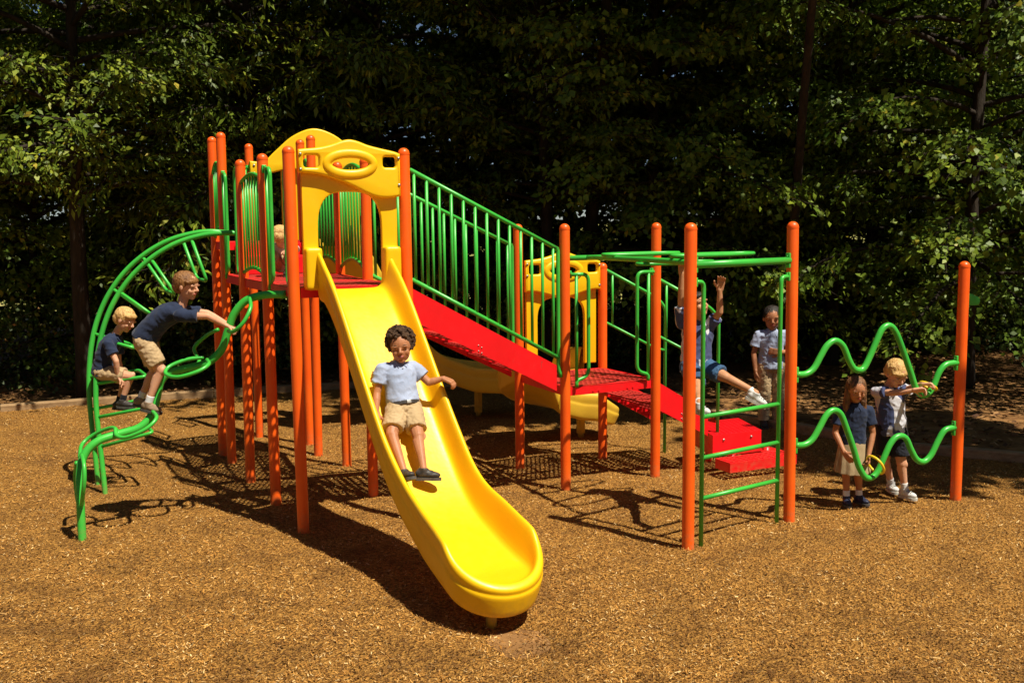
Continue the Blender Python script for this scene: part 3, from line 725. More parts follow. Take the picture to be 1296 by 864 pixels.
curved([(-2.1, 12.2, 2.25), (-1.85, 12.6, 1.8), (-1.55, 12.9, 1.25), (-1.2, 13.1, .84), (-.9, 13.2, .60), (-.55, 13.3, .47), (-.2, 13.3, .44), (.1, 13.3, .43)], 'dull_yellow', .34, .24, (-.45, 13.5, .45), 'shaded curved slide leaving the back of the tower')
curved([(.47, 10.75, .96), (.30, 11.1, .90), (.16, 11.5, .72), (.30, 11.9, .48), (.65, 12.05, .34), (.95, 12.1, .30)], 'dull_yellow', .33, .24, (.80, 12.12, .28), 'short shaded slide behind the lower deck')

# ---- stair with railings
def stair(kA, kB, kA2, kB2, zt, zb, nstep, label=None):
    """kA/kB near side upper and lower ends, kA2/kB2 far side"""
    a, b, c, d = V(kA), V(kB), V(kA2), V(kB2); root = None
    for p, q, top in ((a, b, True), (c, d, False)):
        dd = dirv(p, q); s = dd.cross(GC); L = (q - p).length; hd_ = .115
        bm = NB(); P0, P1_ = p + dd * .03, q - dd * .10
        z0, z1 = zt - .10, zb + (zt - zb) * .085 - .02
        vs = []
        for sx in (-.004, .004):
            for pp, z in ((P0, zt - .03), (P0, zt - .30), (P1_, z1 - .09), (P1_, z1 + .15)): vs.append(bm.verts.new(pp + s * sx + GC * z))
        for f in ((0, 1, 2, 3), (7, 6, 5, 4), (0, 4, 5, 1), (1, 5, 6, 2), (2, 6, 7, 3), (3, 7, 4, 0)): bm.faces.new([vs[i] for i in f])
        if root is None:
            root = obj('stair', bm, M['red'], PS, smooth=False)
        else: obj('stringer', bm, M['red'], root, smooth=False)
    for i in range(nstep):
        f = (i + .5) / nstep * .97; z = (zt - .165) + (zb + .085 - zt + .165) * f - .035
        pa, pb = a.lerp(b, f), c.lerp(d, f); dd = (pb - pa).normalized(); g = dd.cross(GC); g = g if g.dot(b - a) > 0 else -g; Lh = (pb - pa).length / 2 - .02
        run = (b - a).length / nstep
        bm = NB(); cx = (pa + pb) / 2 + GC * z
        # tread with real slots
        for q in range(5): obox(bm, cx + g * (-run * .55 + run * 1.15 * q / 4), dd * Lh, g * (run * .07), GC * .006)
        for q in range(15): obox(bm, cx + dd * (-Lh + 2 * Lh * (q + .5) / 15) - GC * .001, g * run * .56, dd * .012, GC * .004)
        obox(bm, cx + g * run * .62 - GC * .025, dd * Lh, g * .006, GC * .03)
        obj('tread', bm, M['deck'], root, smooth=False)
    bm = NB()
    s = dirv(a, b).cross(GC); s = s if s.y < 0 else -s
    for f in (.42, .44):
        for z in (.0, .05): p = a.lerp(b, f) + GC * (zt - .03 - (zt - zb) * f - .10 - z) + s * .004; tube(bm, [p, p + s * .006], .006, 8)
    obj('bolt', bm, M['bolt'], root)
    return root
def slanted_rail(kA, kB, za, zb, ba, bb, nbal, rr=.019, rb=.0135, hook=True):
    a, b = V(kA), V(kB); dd = dirv(a, b); L = (b - a).length
    t0, t1 = PR, L - PR - .03
    def P_(t, top): f = t / L; z = (za + (zb - za) * f) if top else (ba + (bb - ba) * f); return a + dd * t + GC * z
    bm = NB(); tube(bm, [P_(t0, True), P_(t1, True)], rr, 10); 
    e = fillet([P_(t1 - .05, True), P_(t1 + .0, True), P_(t1, True) * 1 - GC * ((P_(t1, True) - P_(t1, False)).z + .10), b - dd * PR + GC * (P_(t1, False).z - .18)], .05)
    tube(bm, e, rr, 10)
    tube(bm, [P_(t0, False), P_(t1, False)], rr, 10)
    root = obj('railing', bm, M['green'], PS)
    for i in range(nbal):
        t = t0 + .035 + (t1 - t0 - .09) * i / (nbal - 1)
        bm = NB(); tube(bm, [P_(t, False), P_(t, True)], rb, 8); obj('baluster', bm, M['green'], root)
    return root
P6v, Q7v, Nv, Q7bv = pt('P6'), pt('Q7'), pt('N'), pt('Q7b')
st = stair(P6v, Q7v, Nv, Q7bv, UD, LD, 6)
slanted_rail(P6v, Q7v, 2.96, 2.22, 2.06, 1.22, 13)
slanted_rail(Nv, Q7bv, 2.96, 2.24, 2.06, 1.22, 13)
# short stair to the transfer station
ud = V((.905, .425, 0)).normalized(); vd = V((-.425, .905, 0)).normalized()
S2a, S2b = pt('Q8'), pt('Q8') + ud * .72; S2c, S2d = pt('Q8b'), pt('Q8b') + ud * .72
st2 = stair(S2a, S2b, S2c, S2d, LD, .42, 3); st2['label'] = 'short red stair from the lower deck to the transfer steps'
def thick_perf(c0, U, Vv, z, h, name, root=None):
    """perforated box seat; c0 near left corner"""
    n1, n2 = U.length, Vv.length; u, v = U.normalized(), Vv.normalized(); bm = NB(); c = c0 + U / 2 + Vv / 2
    for s, hd2, L in ((-1, v, n1), (1, v, n1)):
        obox(bm, c + v * s * (n2 / 2 - .005) + GC * (z - h / 2), u * n1 / 2, v * .005, GC * h / 2, .002)
    for s in (-1, 1): obox(bm, c + u * s * (n1 / 2 - .005) + GC * (z - h / 2), v * (n2 / 2 - .011), u * .005, GC * h / 2, .002)
    m1 = int(n2 / .052)
    for i in range(m1 + 1): obox(bm, c + v * (-n2 / 2 + .012 + (n2 - .024) * i / m1) + GC * (z - .006), u * (n1 / 2 - .011), v * .010, GC * .004)
    m2 = int(n1 / .06)
    for i in range(m2 + 1): obox(bm, c + u * (-n1 / 2 + .012 + (n1 - .024) * i / m2) + GC * (z - .007), v * (n2 / 2 - .011), u * .009, GC * .004)
    o = obj(name, bm, M['red'], PS if root is None else root, smooth=False); return o
TB = thick_perf(V((1.98, 10.16, 0)), ud * .60, V((-.14, .99, 0)) * .66, .385, .22, 'transfer_step')
thick_perf(V((2.10, 9.90, 0)), ud * .82, vd * .24, .165, .10, 'lower_step', TB)
thick_perf(V((2.10, 9.90, 0)) + ud * .60 + vd * .245, ud * .22, vd * .75, .165, .10, 'lower_step', TB)
bm = NB()
for x in (.13, .47): p = V((1.98, 10.16, 0)) + ud * x + GC * .33 - vd * .004; tube(bm, [p + vd * .004, p - vd * .006], .012, 10)
obj('bolt', bm, M['bolt'], TB)
bm = NB()
for q in ((2.2, 10.3), (2.6, 10.5), (2.05, 10.75), (2.75, 10.2)): obox(bm, (*q, .06), (.03, 0, 0), (0, .03, 0), (0, 0, .13))
obj('foot', bm, M['red'], TB)
def hand_rail(k, side, ztop, L, hbars=True):
    a = pt(k); zb = ztop - .55; bm = NB()
    sl_ = -.50
    p = lambda t, z: a + ud * t + GC * (z + sl_ * t)
    tube(bm, fillet([p(PR, ztop), p(L - .1, ztop), p(L, ztop - .06), V(p(L, 0).to_tuple()[:2] + (-.1,))], .06), .0175, 10)
    r = obj('hand_rail', bm, M['green'], PS)
    bm = NB(); tube(bm, fillet([p(PR, zb), p(L - .12, zb), p(L, zb + .03)], .04), .014, 8); tube(bm, [p(.12, zb), p(.12, ztop)], .012, 8)
    obj('lower_bar', bm, M['green'], r)
hand_rail('Q8b', 1, 2.02, .78); hand_rail('Q8', -1, 1.96, .74)

# ---- grab guards: hooked tube with an inner bar
def guard(k, dd, zt, zb, wid=.24, r=.018, out=V((0, 0, 0)), label=None):
    a = pt(k) + out; P_ = lambda t, z: a + dd * t + GC * z
    bm = NB(); clamp(bm, k, zt, dd)
    tube(bm, fillet([P_(PR, zt), P_(wid, zt), P_(wid, zb + .04), P_(wid * .45, zb), P_(wid * .45, zb - .06)], .07), r, 10)
    tube(bm, [P_(wid * .45, zt), P_(wid * .45, zb)], r * .85, 8)
    return obj('grab_rail', bm, M['green'], PS)
d78 = dirv(pt('Q7'), pt('Q8'))
fr = -vd * .03
guard('Q7', d78, 2.02, LD + .06, .235, out=fr); guard('Q8', -d78, 2.02, LD + .06, .235, out=fr)
dBD = dirv(pt('B'), pt('D'))
guard('B', dBD, 3.02, UD + .02, .22); guard('D', -dBD, 3.04, UD + .02, .24)
dEP = dirv(pt('E'), pt('P1'))
guard('E', dEP, 2.98, UD + .0, .24); guard('P1', -dEP, 2.95, UD + .0, .20)
dAB = dirv(pt('A'), pt('G'))
guard('A', dAB, 3.1, TD, .25); guard('G', -dAB, 3.16, TD, .3)
# barred panels
def bars(ka, kb, zt, zb, nb, arch=.10, r=.0115):
    a, b = pt(ka), pt(kb); dd = dirv(a, b); L = (b - a).length
    P_ = lambda t, z: a + dd * t + GC * z
    f = lambda t: math.sin(PI * (t - PR) / (L - 2 * PR))
    ts = [PR + (L - 2 * PR) * i / 16 for i in range(17)]
    bm = NB(); tube(bm, [P_(t, zt + arch * f(t)) for t in ts], .018, 8)
    root = obj('barred_panel', bm, M['green'], PS)
    bm = NB(); tube(bm, [P_(t, zb + arch * .9 * f(t)) for t in ts], .018, 8); obj('lower_rail', bm, M['green'], root)
    for i in range(nb):
        t = PR + .05 + (L - 2 * PR - .10) * i / (nb - 1)
        bm = NB(); tube(bm, [P_(t, zb + arch * .9 * f(t)), P_(t, zt + arch * f(t))], r, 8); obj('bar', bm, M['green'], root)
bars('D', 'E', 2.90, UD + .06, 8, .06, .0095); bars('N', 'M', 2.96, UD + .08, 9); bars('M', 'L', 3.0, UD + .08, 8); bars('L', 'K', 3.1, TD + .08, 6); bars('A', 'B', 3.05, TD + .05, 5)
# dark green crawl bar across the back opening
# ---- arch climber on the left
def loopU(pa, pb, inward, depth, r=.016):
    mid = (pb - pa)
    return fillet([pa, pa + inward * depth, pb + inward * depth, pb], .07)
arcpx = [(300, 295), (280, 295), (255, 298), (225, 307), (195, 324), (168, 348), (147, 377), (133, 408), (125, 440), (121.5, 475), (121.5, 510), (125, 550), (129, 585), (133.5, 622)]
def arcY(i, y0, y1): f = i / (len(arcpx) - 1); return y0 + (y1 - y0) * f
railN = [at(x, y, arcY(i, 10.15, 9.74)) for i, (x, y) in enumerate(arcpx)]
off = V((-.20, .34, .015))
railF = [p + off for p in railN]
railN[0] = pt('B').lerp(pt('D'), .72) + GC * railN[0].z; railF[0] = pt('B').lerp(pt('D'), .32) + GC * railN[0].z
railN[-1].z = railF[-1].z = -.1
AC = None
for rl in (railN, railF):
    bm = NB(); tube(bm, spline(rl, 6), .025, 12)
    if AC is None: AC = obj('arch_climber', bm, M['green'], PS)
    else: obj('rail', bm, M['green'], AC)
AC['label'] = 'tall arching climber with loop rungs on the left side'
sN, sF = spline(railN, 20), spline(railF, 20)
ctr = V((-2.75, 9.95, 1.15))
rungpx = [((243, 303), (262, 356)), ((191, 327), (222, 372)), ((152, 370), (192, 398)), ((128, 428), (172, 441)), ((121, 486), (186, 476)), ((122, 528), (185, 516)), ((131, 565), (194, 547))]
for (x0, y0), (x1, y1) in rungpx:
    def near(sp_): return min(range(len(sp_)), key=lambda i: (sp_[i] - at(x0, y0, sp_[i].y)).length)
    i = near(sN); a = sN[i]; b = sF[i]; e = at(x1, y1, a.y - .02); inw = e - a
    bm = NB(); tube(bm, fillet([a, a + inw, b + inw, b], .07), .0165, 8); obj('rung', bm, M['green'], AC)
# ---- vine climber
vp = [(362, 372, 8.62), (336, 373, 8.65), (312, 380, 8.66), (296, 398, 8.66), (288, 420, 8.66), (280, 443, 8.66), (262, 459, 8.66), (236, 466, 8.66), (214, 472, 8.64), (203, 484, 8.62), (198, 505, 8.60), (192, 525, 8.56), (176, 541, 8.50), (150, 549, 8.44), (124, 558, 8.36), (107, 575, 8.30), (101, 600, 8.24), (102, 640, 8.19), (104, 683, 8.15)]
vw = [at(x, y, Y) for x, y, Y in vp]; vw[-1].z = -.1
vw = [pt('P1').lerp(pt('E'), .30) + GC * vw[0].z] + vw[1:]
bm = NB(); tube(bm, spline(vw, 6), .033, 14); VC = obj('vine_climber', bm, M['green'], PS); VC['label'] = 'curling single tube climber with side loops, nearest on the left'
bm = NB(); obox(bm, at(101, 592, 8.25) , (.0, .0, .05), (.016, 0, 0), (0, .03, 0), .004)
def vloop(px, dy, r=.0165):
    bm = NB(); pts = spline([at(x, y, Y) for x, y, Y in px], 6); tube(bm, pts, r, 8); obj('loop', bm, M['green'], VC)
bm.free()
vloop([(316, 377, 8.62), (317, 390, 8.50), (308, 408, 8.44), (296, 419, 8.46), (289, 419, 8.60)], 0)
vloop([(276, 417, 8.72), (262, 424, 8.84), (246, 440, 8.90), (252, 455, 8.84), (250, 461, 8.70)], 0)
vloop([(262, 455, 8.60), (264, 461, 8.44), (250, 470, 8.36), (225, 477, 8.36), (210, 473, 8.44), (214, 464, 8.52), (236, 455, 8.58), (258, 452, 8.62)], 0)
vloop([(193, 520, 8.52), (198, 529, 8.36), (184, 543, 8.28), (160, 553, 8.28), (148, 551, 8.34), (146, 542, 8.42)], 0)
vloop([(150, 547, 8.46), (142, 541, 8.60), (120, 549, 8.66), (104, 562, 8.60), (101, 578, 8.40)], 0)
vloop([(103, 575, 8.24), (106, 585, 8.08), (107, 605, 8.03), (105, 625, 8.06), (103, 640, 8.16)], 0)
vloop([(97, 585, 8.28), (95, 600, 8.40), (97, 625, 8.40), (101, 645, 8.24)], 0)
# ---- overhead ladder
zO = 2.17
def oz(k, f=0): return pt(k) + GC * zO
OL = None; n1 = dirv(pt('R9'), pt('R10')); in9, in10 = pt('R9') + n1 * .16, pt('R10') - n1 * .16
bm = NB(); tube(bm, [oz('R9') + n1 * PR, oz('R10') - n1 * PR], .028, 12)
clamp(bm, 'R10', zO, -n1, .12); clamp(bm, 'R9', zO, n1, .12)
OL = obj('overhead_climber', bm, M['green'], PS); OL['label'] = 'overhead climber of flat loops between lower deck and ladder posts'
bm = NB(); tube(bm, [oz('Q7') + d78 * PR, oz('Q8') - d78 * PR], .024, 12); obj('cross_bar', bm, M['green'], OL)
bm = NB(); tube(bm, spline([oz('R9') + n1 * .2, oz('R9') + n1 * .2 + V((-.25, .5, .01)), oz('Q7') + d78 * .24 + V((.15, -.4, .01)), oz('Q7') + d78 * .24], 6), .024, 10); obj('rail', bm, M['green'], OL)
for f, wz in ((.2, .44), (.47, .40), (.74, .40)):
    c = (pt('R9').lerp(pt('Q7'), f) + pt('R10').lerp(pt('Q8'), f)) / 2 + GC * (zO + .01)
    e = n1.lerp(d78, f).normalized(); g = V((-e.y, e.x, 0))
    bm = NB(); tube(bm, [c + e * wz * math.cos(t) * 1.02 + GC * ((.045, -.035, .03)[int(f * 4) % 3]) + g * .13 * math.sin(t) for t in [2 * PI * i / 40 for i in range(40)]], .0165, 10, closed=True)
    obj('loop', bm, M['green'], OL)
# ---- rung ladder between the front posts
LD_ = None
for kk, dd, q in (('R9', n1, .145), ('R10', -n1, .145)):
    a = pt(kk); P_ = lambda t, z: a + dd * t + GC * z
    bm = NB(); tube(bm, fillet([P_(PR, 2.04), P_(q, 2.04), P_(q, 1.9), P_(q, -.12)], .08), .0175, 10); clamp(bm, kk, 2.04, dd)
    if LD_ is None: LD_ = obj('rung_ladder', bm, M['green'], PS); LD_['label'] = 'three rung green ladder between the two front posts'
    else: obj('rail', bm, M['green'], LD_)
for z in (.36, .68, 1.0):
    bm = NB(); tube(bm, [pt('R9') + n1 * .145 + GC * z, pt('R10') - n1 * .145 + GC * z], .0175, 10); obj('rung', bm, M['green'], LD_)
# ---- wavy bars
wn = dirv(pt('R10'), pt('R11')).cross(GC)
up_px = [(1008, 474), (1020, 473), (1030, 466), (1039, 450), (1047, 437), (1057, 431), (1067, 438), (1075, 457), (1082, 467), (1092, 467), (1100, 453), (1109, 432), (1117, 416), (1126, 412), (1134, 421), (1143, 444), (1152, 470), (1160, 493), (1169, 500), (1179, 493), (1188, 472), (1196, 462), (1205, 459.5), (1213, 459)]
lo_px = [(1006, 563.5), (1018, 562.5), (1028, 556), (1037, 541), (1046, 525), (1055, 519), (1064, 524), (1072, 544), (1080, 567), (1087, 590), (1095, 603), (1103, 604), (1111, 596), (1119, 578), (1127, 561), (1136, 552), (1146, 554), (1153, 569), (1160, 581), (1169, 584), (1178, 576), (1187, 558), (1195, 545), (1204, 541.5), (1212, 541)]
WB = {}
for nm, pxs in (('u', up_px), ('l', lo_px)):
    bm = NB(); pw = [on_plane(x, y, pt('R10'), wn) for x, y in pxs]
    tube(bm, spline(pw, 4), .027, 12)
    d_ = dirv(pt('R10'), pt('R11'))
    for k, p, q in (('R10', pw[0], d_), ('R11', pw[-1], -d_)): clamp(bm, k, p.z, q, .13); tube(bm, [postx(k, p.z) + q * PR, p], .027, 12)
    o = obj('wavy_bar', bm, M['green'], PS); o['label'] = 'upper swerving bar' if nm == 'u' else 'lower swerving bar'; WB[nm] = o
# green fin on the end post
q0 = pt('R11'); fd = V((.92, .39, 0)).normalized()
bm = shape2d([[(PR - .01, -.055), (PR - .01, .06), (.08, .05), (.165, .018), (.19, 0), (.196, -.02), (.188, -.045), (.17, -.055)]], .02, .006, lambda x, y, z: q0 + fd * x + GC * (1.79 + y) + V((0, -1, 0)) * z)
obj('fin', bm, M['green'], PS, angle=45)

# ---------------------------------------------------------------- people
def skin_mat(name, col, col2):
    m, n, l, b = nodes(name); co = coords(n, l)
    l.new(mixc(n, l, ramp(n, l, noise_tex(n, l, 9, 3, co), .35, .7), col, col2), b.inputs['Base Color'])
    b.inputs['Roughness'].default_value = .5; b.inputs['Specular IOR Level'].default_value = .35
    b.inputs['Subsurface Weight'].default_value = .12; b.inputs['Subsurface Radius'].default_value = (.02, .008, .004); b.inputs['Subsurface Scale'].default_value = .3
    return m
SK = {'brown': skin_mat('brown_skin', (.46, .20, .095), (.38, .155, .07)), 'fair': skin_mat('fair_skin', (.66, .36, .22), (.60, .29, .17)), 'tan': skin_mat('tan_skin', (.54, .27, .14), (.46, .21, .10))}
def cloth(name, c1, c2=None, weave=260, stripes=None):
    m, n, l, b = nodes(name); co = coords(n, l); c2 = c2 or tuple(v * .85 for v in c1)
    c = mixc(n, l, ramp(n, l, noise_tex(n, l, 7, 4, co), .35, .7), c1, c2)
    if stripes:
        f = noise_tex(n, l, stripes[1], 1, coords(n, l, scale=(1, 1, .35)))
        c = mixc(n, l, ramp(n, l, f, .50, .515), c, stripes[0])
    l.new(c, b.inputs['Base Color']); b.inputs['Roughness'].default_value = .85; b.inputs['Specular IOR Level'].default_value = .2
    b.inputs['Sheen Weight'].default_value = .1
    bump(n, l, b, noise_tex(n, l, 14, 3, coords(n, l, scale=(1, 1, .6)), .5), .35, .02)
    return m
CL = {'white': cloth('pale_blue_polo', (.38, .44, .60), (.31, .37, .52)), 'navy': cloth('navy_cotton', (.022, .034, .075), (.015, .022, .05)), 'khaki': cloth('khaki_twill', (.50, .36, .20), (.42, .29, .15)),
      'denim': cloth('blue_denim', (.045, .11, .22), (.03, .07, .15)), 'black': cloth('black_cloth', (.012, .013, .02)), 'jersey': cloth('white_and_navy_jersey', (.62, .62, .68), (.55, .55, .62), stripes=((.06, .075, .17), 9)),
      'skirt': cloth('pleated_khaki', (.40, .30, .17), (.27, .19, .10)), 'sock': cloth('white_sock', (.75, .75, .75)), 'cream': cloth('cream_shirt', (.72, .68, .6))}
def hairm(name, a, b_):
    return simple(name, a, b_, 55, .5, 1., .01, (1, 1, .25), .4)
HR = {'curly': simple('brown_curls', (.025, .012, .006), (.11, .055, .025), 45, .7, 1., .02), 'brown': hairm('brown_hair', (.12, .045, .012), (.34, .16, .05)), 'blond': hairm('blond_hair', (.42, .22, .06), (.80, .52, .20)), 'black': hairm('black_hair', (.008, .006, .005), (.03, .02, .015)),
      'mixed': hairm('long_brown_hair', (.05, .02, .01), (.26, .12, .045))}
SM = {'brown': simple('brown_suede', (.20, .13, .08), (.33, .23, .15), 20, .8, .3, .005), 'dark': simple('dark_leather', (.03, .026, .024), (.07, .06, .055), 20, .5, .3, .005), 'white': simple('white_trainer', (.72, .70, .66), (.45, .46, .46), 22, .6, .4, .005),
      'navy': simple('navy_shoe', (.015, .02, .05), (.03, .035, .07), 20, .5, .2, .005), 'sole': simple('rubber_sole', (.05, .045, .04), (.10, .09, .08), 30, .8, .4, .005), 'lsole': simple('pale_sole', (.6, .58, .52), (.4, .38, .33), 30, .8, .4, .005)}
M['eye'] = simple('eye_white', (.5, .46, .43), (.45, .41, .38), 5, .3, 0); M['iris'] = simple('dark_iris', (.02, .01, .006), (.03, .015, .01), 5, .25, 0); M['lip'] = simple('lips', (.45, .12, .09), (.38, .09, .07), 20, .5, 0)
M['button'] = simple('button', (.6, .6, .62), (.5, .5, .5), 5, .4, 0)
def frame(fwd, up):
    f = V(fwd).normalized(); u = V(up); u = (u - f * u.dot(f)).normalized(); return f, u, f.cross(u)   # f, u, right of the person
def cone(bm, a, b, ra, rb, flat=1.0, seg=18, nrm=None, steps=5):
    a, b = V(a), V(b); d = (b - a).normalized(); n = nrm or (V((1, 0, 0)) if abs(d.x) < .8 else V((0, 1, 0)))
    n = (n - d * n.dot(d)).normalized(); m = d.cross(n)
    loft(bm, [(a.lerp(b, t), n * (ra + (rb - ra) * t), m * (ra + (rb - ra) * t) * flat) for t in [i / steps for i in range(steps + 1)]], seg)
def folds(me, amp, freq, seed, axis=V((0, 0, 1))):
    off = V((seed * 3.1, seed * 1.7, seed)); ax = axis.normalized()
    co = [v.co.copy() for v in me.vertices]; no = [v.normal.copy() for v in me.vertices]
    for v, c, n in zip(me.vertices, co, no):
        q = c - ax * c.dot(ax) * .45
        w_ = mnoise.noise(q * freq + off); r = 1 - abs(mnoise.noise(q * freq * 1.7 + off * 2)) * 2.2
        v.co = c + n * amp * (.7 * w_ + .55 * r)
def hand(bm, w, d, n, s, curl=.3, thumb=1, spread=.12):
    """w wrist, d direction of the hand, n palm normal (palm faces n), thumb side sign"""
    d = V(d).normalized(); n = V(n); n = (n - d * n.dot(d)).normalized(); t = d.cross(n) * thumb
    k = .058 * s
    for q in (-1.4, -.45, .5, 1.4): capsule(bm, w + t * q * .009 * s, w + d * k + t * q * .0135 * s, .0125 * s, .0115 * s, 8)
    for q, L in ((1.5, .052), (.5, .058), (-.5, .054), (-1.5, .043)):
        p = w + d * k + t * q * .0135 * s; dd = (d + t * q * spread).normalized(); r = .0078 * s
        for j, f in enumerate((.45, .32, .26)):
            a = curl * (1.0 + .35 * j); ax_ = dd.cross(n).normalized(); dd = (Matrix.Rotation(a, 3, ax_) @ dd).normalized()
            e = p + dd * L * f * s; capsule(bm, p, e, r, r * .9, 8); p = e; r *= .9
    p = w + d * .018 * s + t * .017 * s; dd = (d * .65 + t * .75 + n * .25).normalized(); e = p + dd * .034 * s; capsule(bm, p, e, .0115 * s, .009 * s, 8)
    dd = (d * .9 + t * .25 + n * (.3 + curl)).normalized(); capsule(bm, e, e + dd * .028 * s, .009 * s, .0075 * s, 8)

def person(label, J, skin, s=1.0, hair='brown', hairstyle='short', top='navy', bottom='khaki', btype='shorts', shoes='brown', socks=None, group=None, collar=True, voxel=.0045, face=True, mouth_open=False, shirt_len=.04, sleeve=.62, hs_=1.07, belt=False):
    """J: dict of world joints. s: size factor (1 = 1.15 m tall child)"""
    g = lambda k: V(J[k])
    pel, neck, head = g('pelvis'), g('neck'), g('head')
    hf, hu, hr = frame(J['look'], J.get('hup', (0, 0, 1)))
    shL, shR, hiL, hiR = g('shL'), g('shR'), g('hiL'), g('hiR')
    S0 = s; s = s * hs_; bm = NB()
    # head
    ellipsoid(bm, head + hu * .018 * s - hf * .008 * s, hr * .072 * s, hf * .086 * s, hu * .082 * s, 20, 14)
    ellipsoid(bm, head - hu * .035 * s + hf * .016 * s, hr * .056 * s, hf * .058 * s, hu * .060 * s, 18, 12)
    ellipsoid(bm, head - hu * .078 * s + hf * .042 * s, hr * .026 * s, hf * .022 * s, hu * .018 * s, 12, 8)
    for q in (-1, 1):
        ellipsoid(bm, head - hu * .028 * s + hf * .050 * s + hr * q * .030 * s, hr * .024 * s, hf * .018 * s, hu * .022 * s, 12, 8)
        ellipsoid(bm, head + hu * .012 * s + hf * .068 * s + hr * q * .030 * s, hr * .024 * s, hf * .010 * s, hu * .007 * s, 10, 6)
        e = head - hu * .008 * s - hf * .004 * s + hr * q * .073 * s
        ellipsoid(bm, e, hr * .008 * s + hf * .004 * q * s, hf * .016 * s, hu * .023 * s, 10, 8)
    capsule(bm, head + hu * .002 * s + hf * .073 * s, head - hu * .022 * s + hf * .088 * s, .007 * s, .010 * s, 10)
    for q in (-1, 1): ellipsoid(bm, head - hu * .025 * s + hf * .080 * s + hr * q * .009 * s, hr * .007 * s, hf * .008 * s, hu * .006 * s, 8, 6)
    nb = neck + (head - neck) * .1
    capsule(bm, neck - (head - neck) * .25, head - hu * .045 * s - hf * .012 * s, .037 * s, .036 * s, 14)
    s = S0
    # torso
    sx = (shR - shL).normalized(); px = (hiR - hiL).normalized(); ax = (neck - pel).normalized()
    hw = (shR - shL).length / 2
    def fw_(x): f = ax.cross(x).normalized(); return f
    R = []
    for t, wd, dp in ((-.10, .098, .080), (.02, .104, .082), (.25, .092, .072), (.5, .098, .074), (.75, .112, .078), (.9, .105, .066), (1.0, .06, .05)):
        x = px.lerp(sx, max(0, min(1, t))).normalized(); c = pel.lerp(neck, t)
        if 'bend' in J: c = c + V(J['bend']) * math.sin(PI * max(0, min(1, t)))
        R.append((c, x * wd * s, fw_(x) * dp * s))
    loft(bm, R, 20)
    capsule(bm, shL.lerp(shR, .08), shR.lerp(shL, .08), .038 * s, .038 * s)
    for a, b, c, h in (('shL', 'elL', 'wrL', 'L'), ('shR', 'elR', 'wrR', 'R')):
        A_, B_, C_ = g(a), g(b), g(c)
        capsule(bm, A_, B_, .035 * s, .026 * s); capsule(bm, B_, B_.lerp(C_, .35), .026 * s, .027 * s); capsule(bm, B_.lerp(C_, .3), C_, .027 * s, .0185 * s)
        hd_, hn_, cu, th = J['hand' + h]
        hand(bm, C_, hd_, hn_, s * 1.08, cu, th)
    for a, b, c, h in (('hiL', 'knL', 'anL', 'L'), ('hiR', 'knR', 'anR', 'R')):
        A_, B_, C_ = g(a), g(b), g(c)
        capsule(bm, A_, B_, .066 * s, .042 * s); d = (C_ - B_)
        f = V(J['toe' + h]).normalized(); back = -f
        ellipsoid(bm, B_ + f * .008 * s, sx * .038 * s, f * .036 * s, V(d).normalized() * .045 * s, 12, 8)
        capsule(bm, B_, C_, .039 * s, .024 * s); capsule(bm, B_ + d * .2 + back * .010 * s, B_ + d * .5 + back * .006 * s, .036 * s, .030 * s)
        f2, u2, r2 = frame(f, J.get('fup' + h, B_ - C_)); capsule(bm, C_, C_ - u2 * .028 * s + f2 * .03 * s, .023 * s, .015 * s)
    me = vox(bm, voxel * max(s, 1), 3, .45)
    body = link('person', me, SK[skin]); tag(body, label, 'person', group)
    # eyes, brows, mouth
    s = S0 * hs_
    if face:
        for q in (-1, 1):
            bm = NB(); e = head + hu * .000 * s + hf * .0585 * s + hr * q * .029 * s
            ellipsoid(bm, e, hr * .012 * s, hf * .010 * s, hu * .0055 * s, 12, 8); eo = obj('eye', bm, M['eye'], body)
            bm = NB(); ellipsoid(bm, e + hf * .0050 * s, hr * .0072 * s, hf * .0062 * s, hu * .0056 * s, 10, 8); obj('iris', bm, M['iris'], eo)
            bm = NB(); tube(bm, spline([e + hu * (.0165 + .001) * s - hr * .016 * s + hf * .0135 * s, e + hu * .021 * s + hf * .0165 * s, e + hu * .0165 * s + hr * .016 * s + hf * .0125 * s], 3), .0020 * s, 6); obj('eyebrow', bm, HR['curly' if hair != 'blond' else 'brown'], body)
        mc = head - hu * .050 * s + hf * .0745 * s
        bm = NB(); tube(bm, spline([mc - hr * .020 * s - hf * .006 * s, mc + hf * .002 * s + hu * .001 * s, mc + hr * .020 * s - hf * .006 * s], 4), [.002 * s] + [.0042 * s] * 7 + [.002 * s], 8); lo = obj('mouth', bm, M['lip'], body)
        if mouth_open:
            bm = NB(); ellipsoid(bm, mc - hu * .005 * s, hr * .015 * s, hf * .004 * s, hu * .005 * s, 10, 6); obj('lower_lip', bm, M['lip'], lo)
            bm = NB(); ellipsoid(bm, mc + hf * .0015 * s - hu * .001 * s, hr * .012 * s, hf * .004 * s, hu * .0022 * s, 10, 6); obj('teeth', bm, M['eye'], lo)
    # hair
    bm = NB(); hc = head + hu * .030 * s - hf * .022 * s
    if hairstyle == 'curly':
        ellipsoid(bm, hc + hu * .006 * s, hr * .086 * s, hf * .086 * s, hu * .082 * s, 20, 14); rn = random.Random(3)
        for i in range(520):
            v = V((rn.gauss(0, 1), rn.gauss(0, 1), rn.gauss(0, 1))).normalized()
            p = hr * v.x * .090 * s + hf * v.y * .092 * s + hu * v.z * .088 * s
            if p.dot(hf) > .050 * s and p.dot(hu) < .030 * s: continue
            if p.dot(hu) < -.060 * s: continue
            r = rn.uniform(.006, .0115) * s; ellipsoid(bm, hc + hu * .008 * s + p * rn.uniform(.97, 1.05), hr * r, hf * r, hu * r, 6, 5)
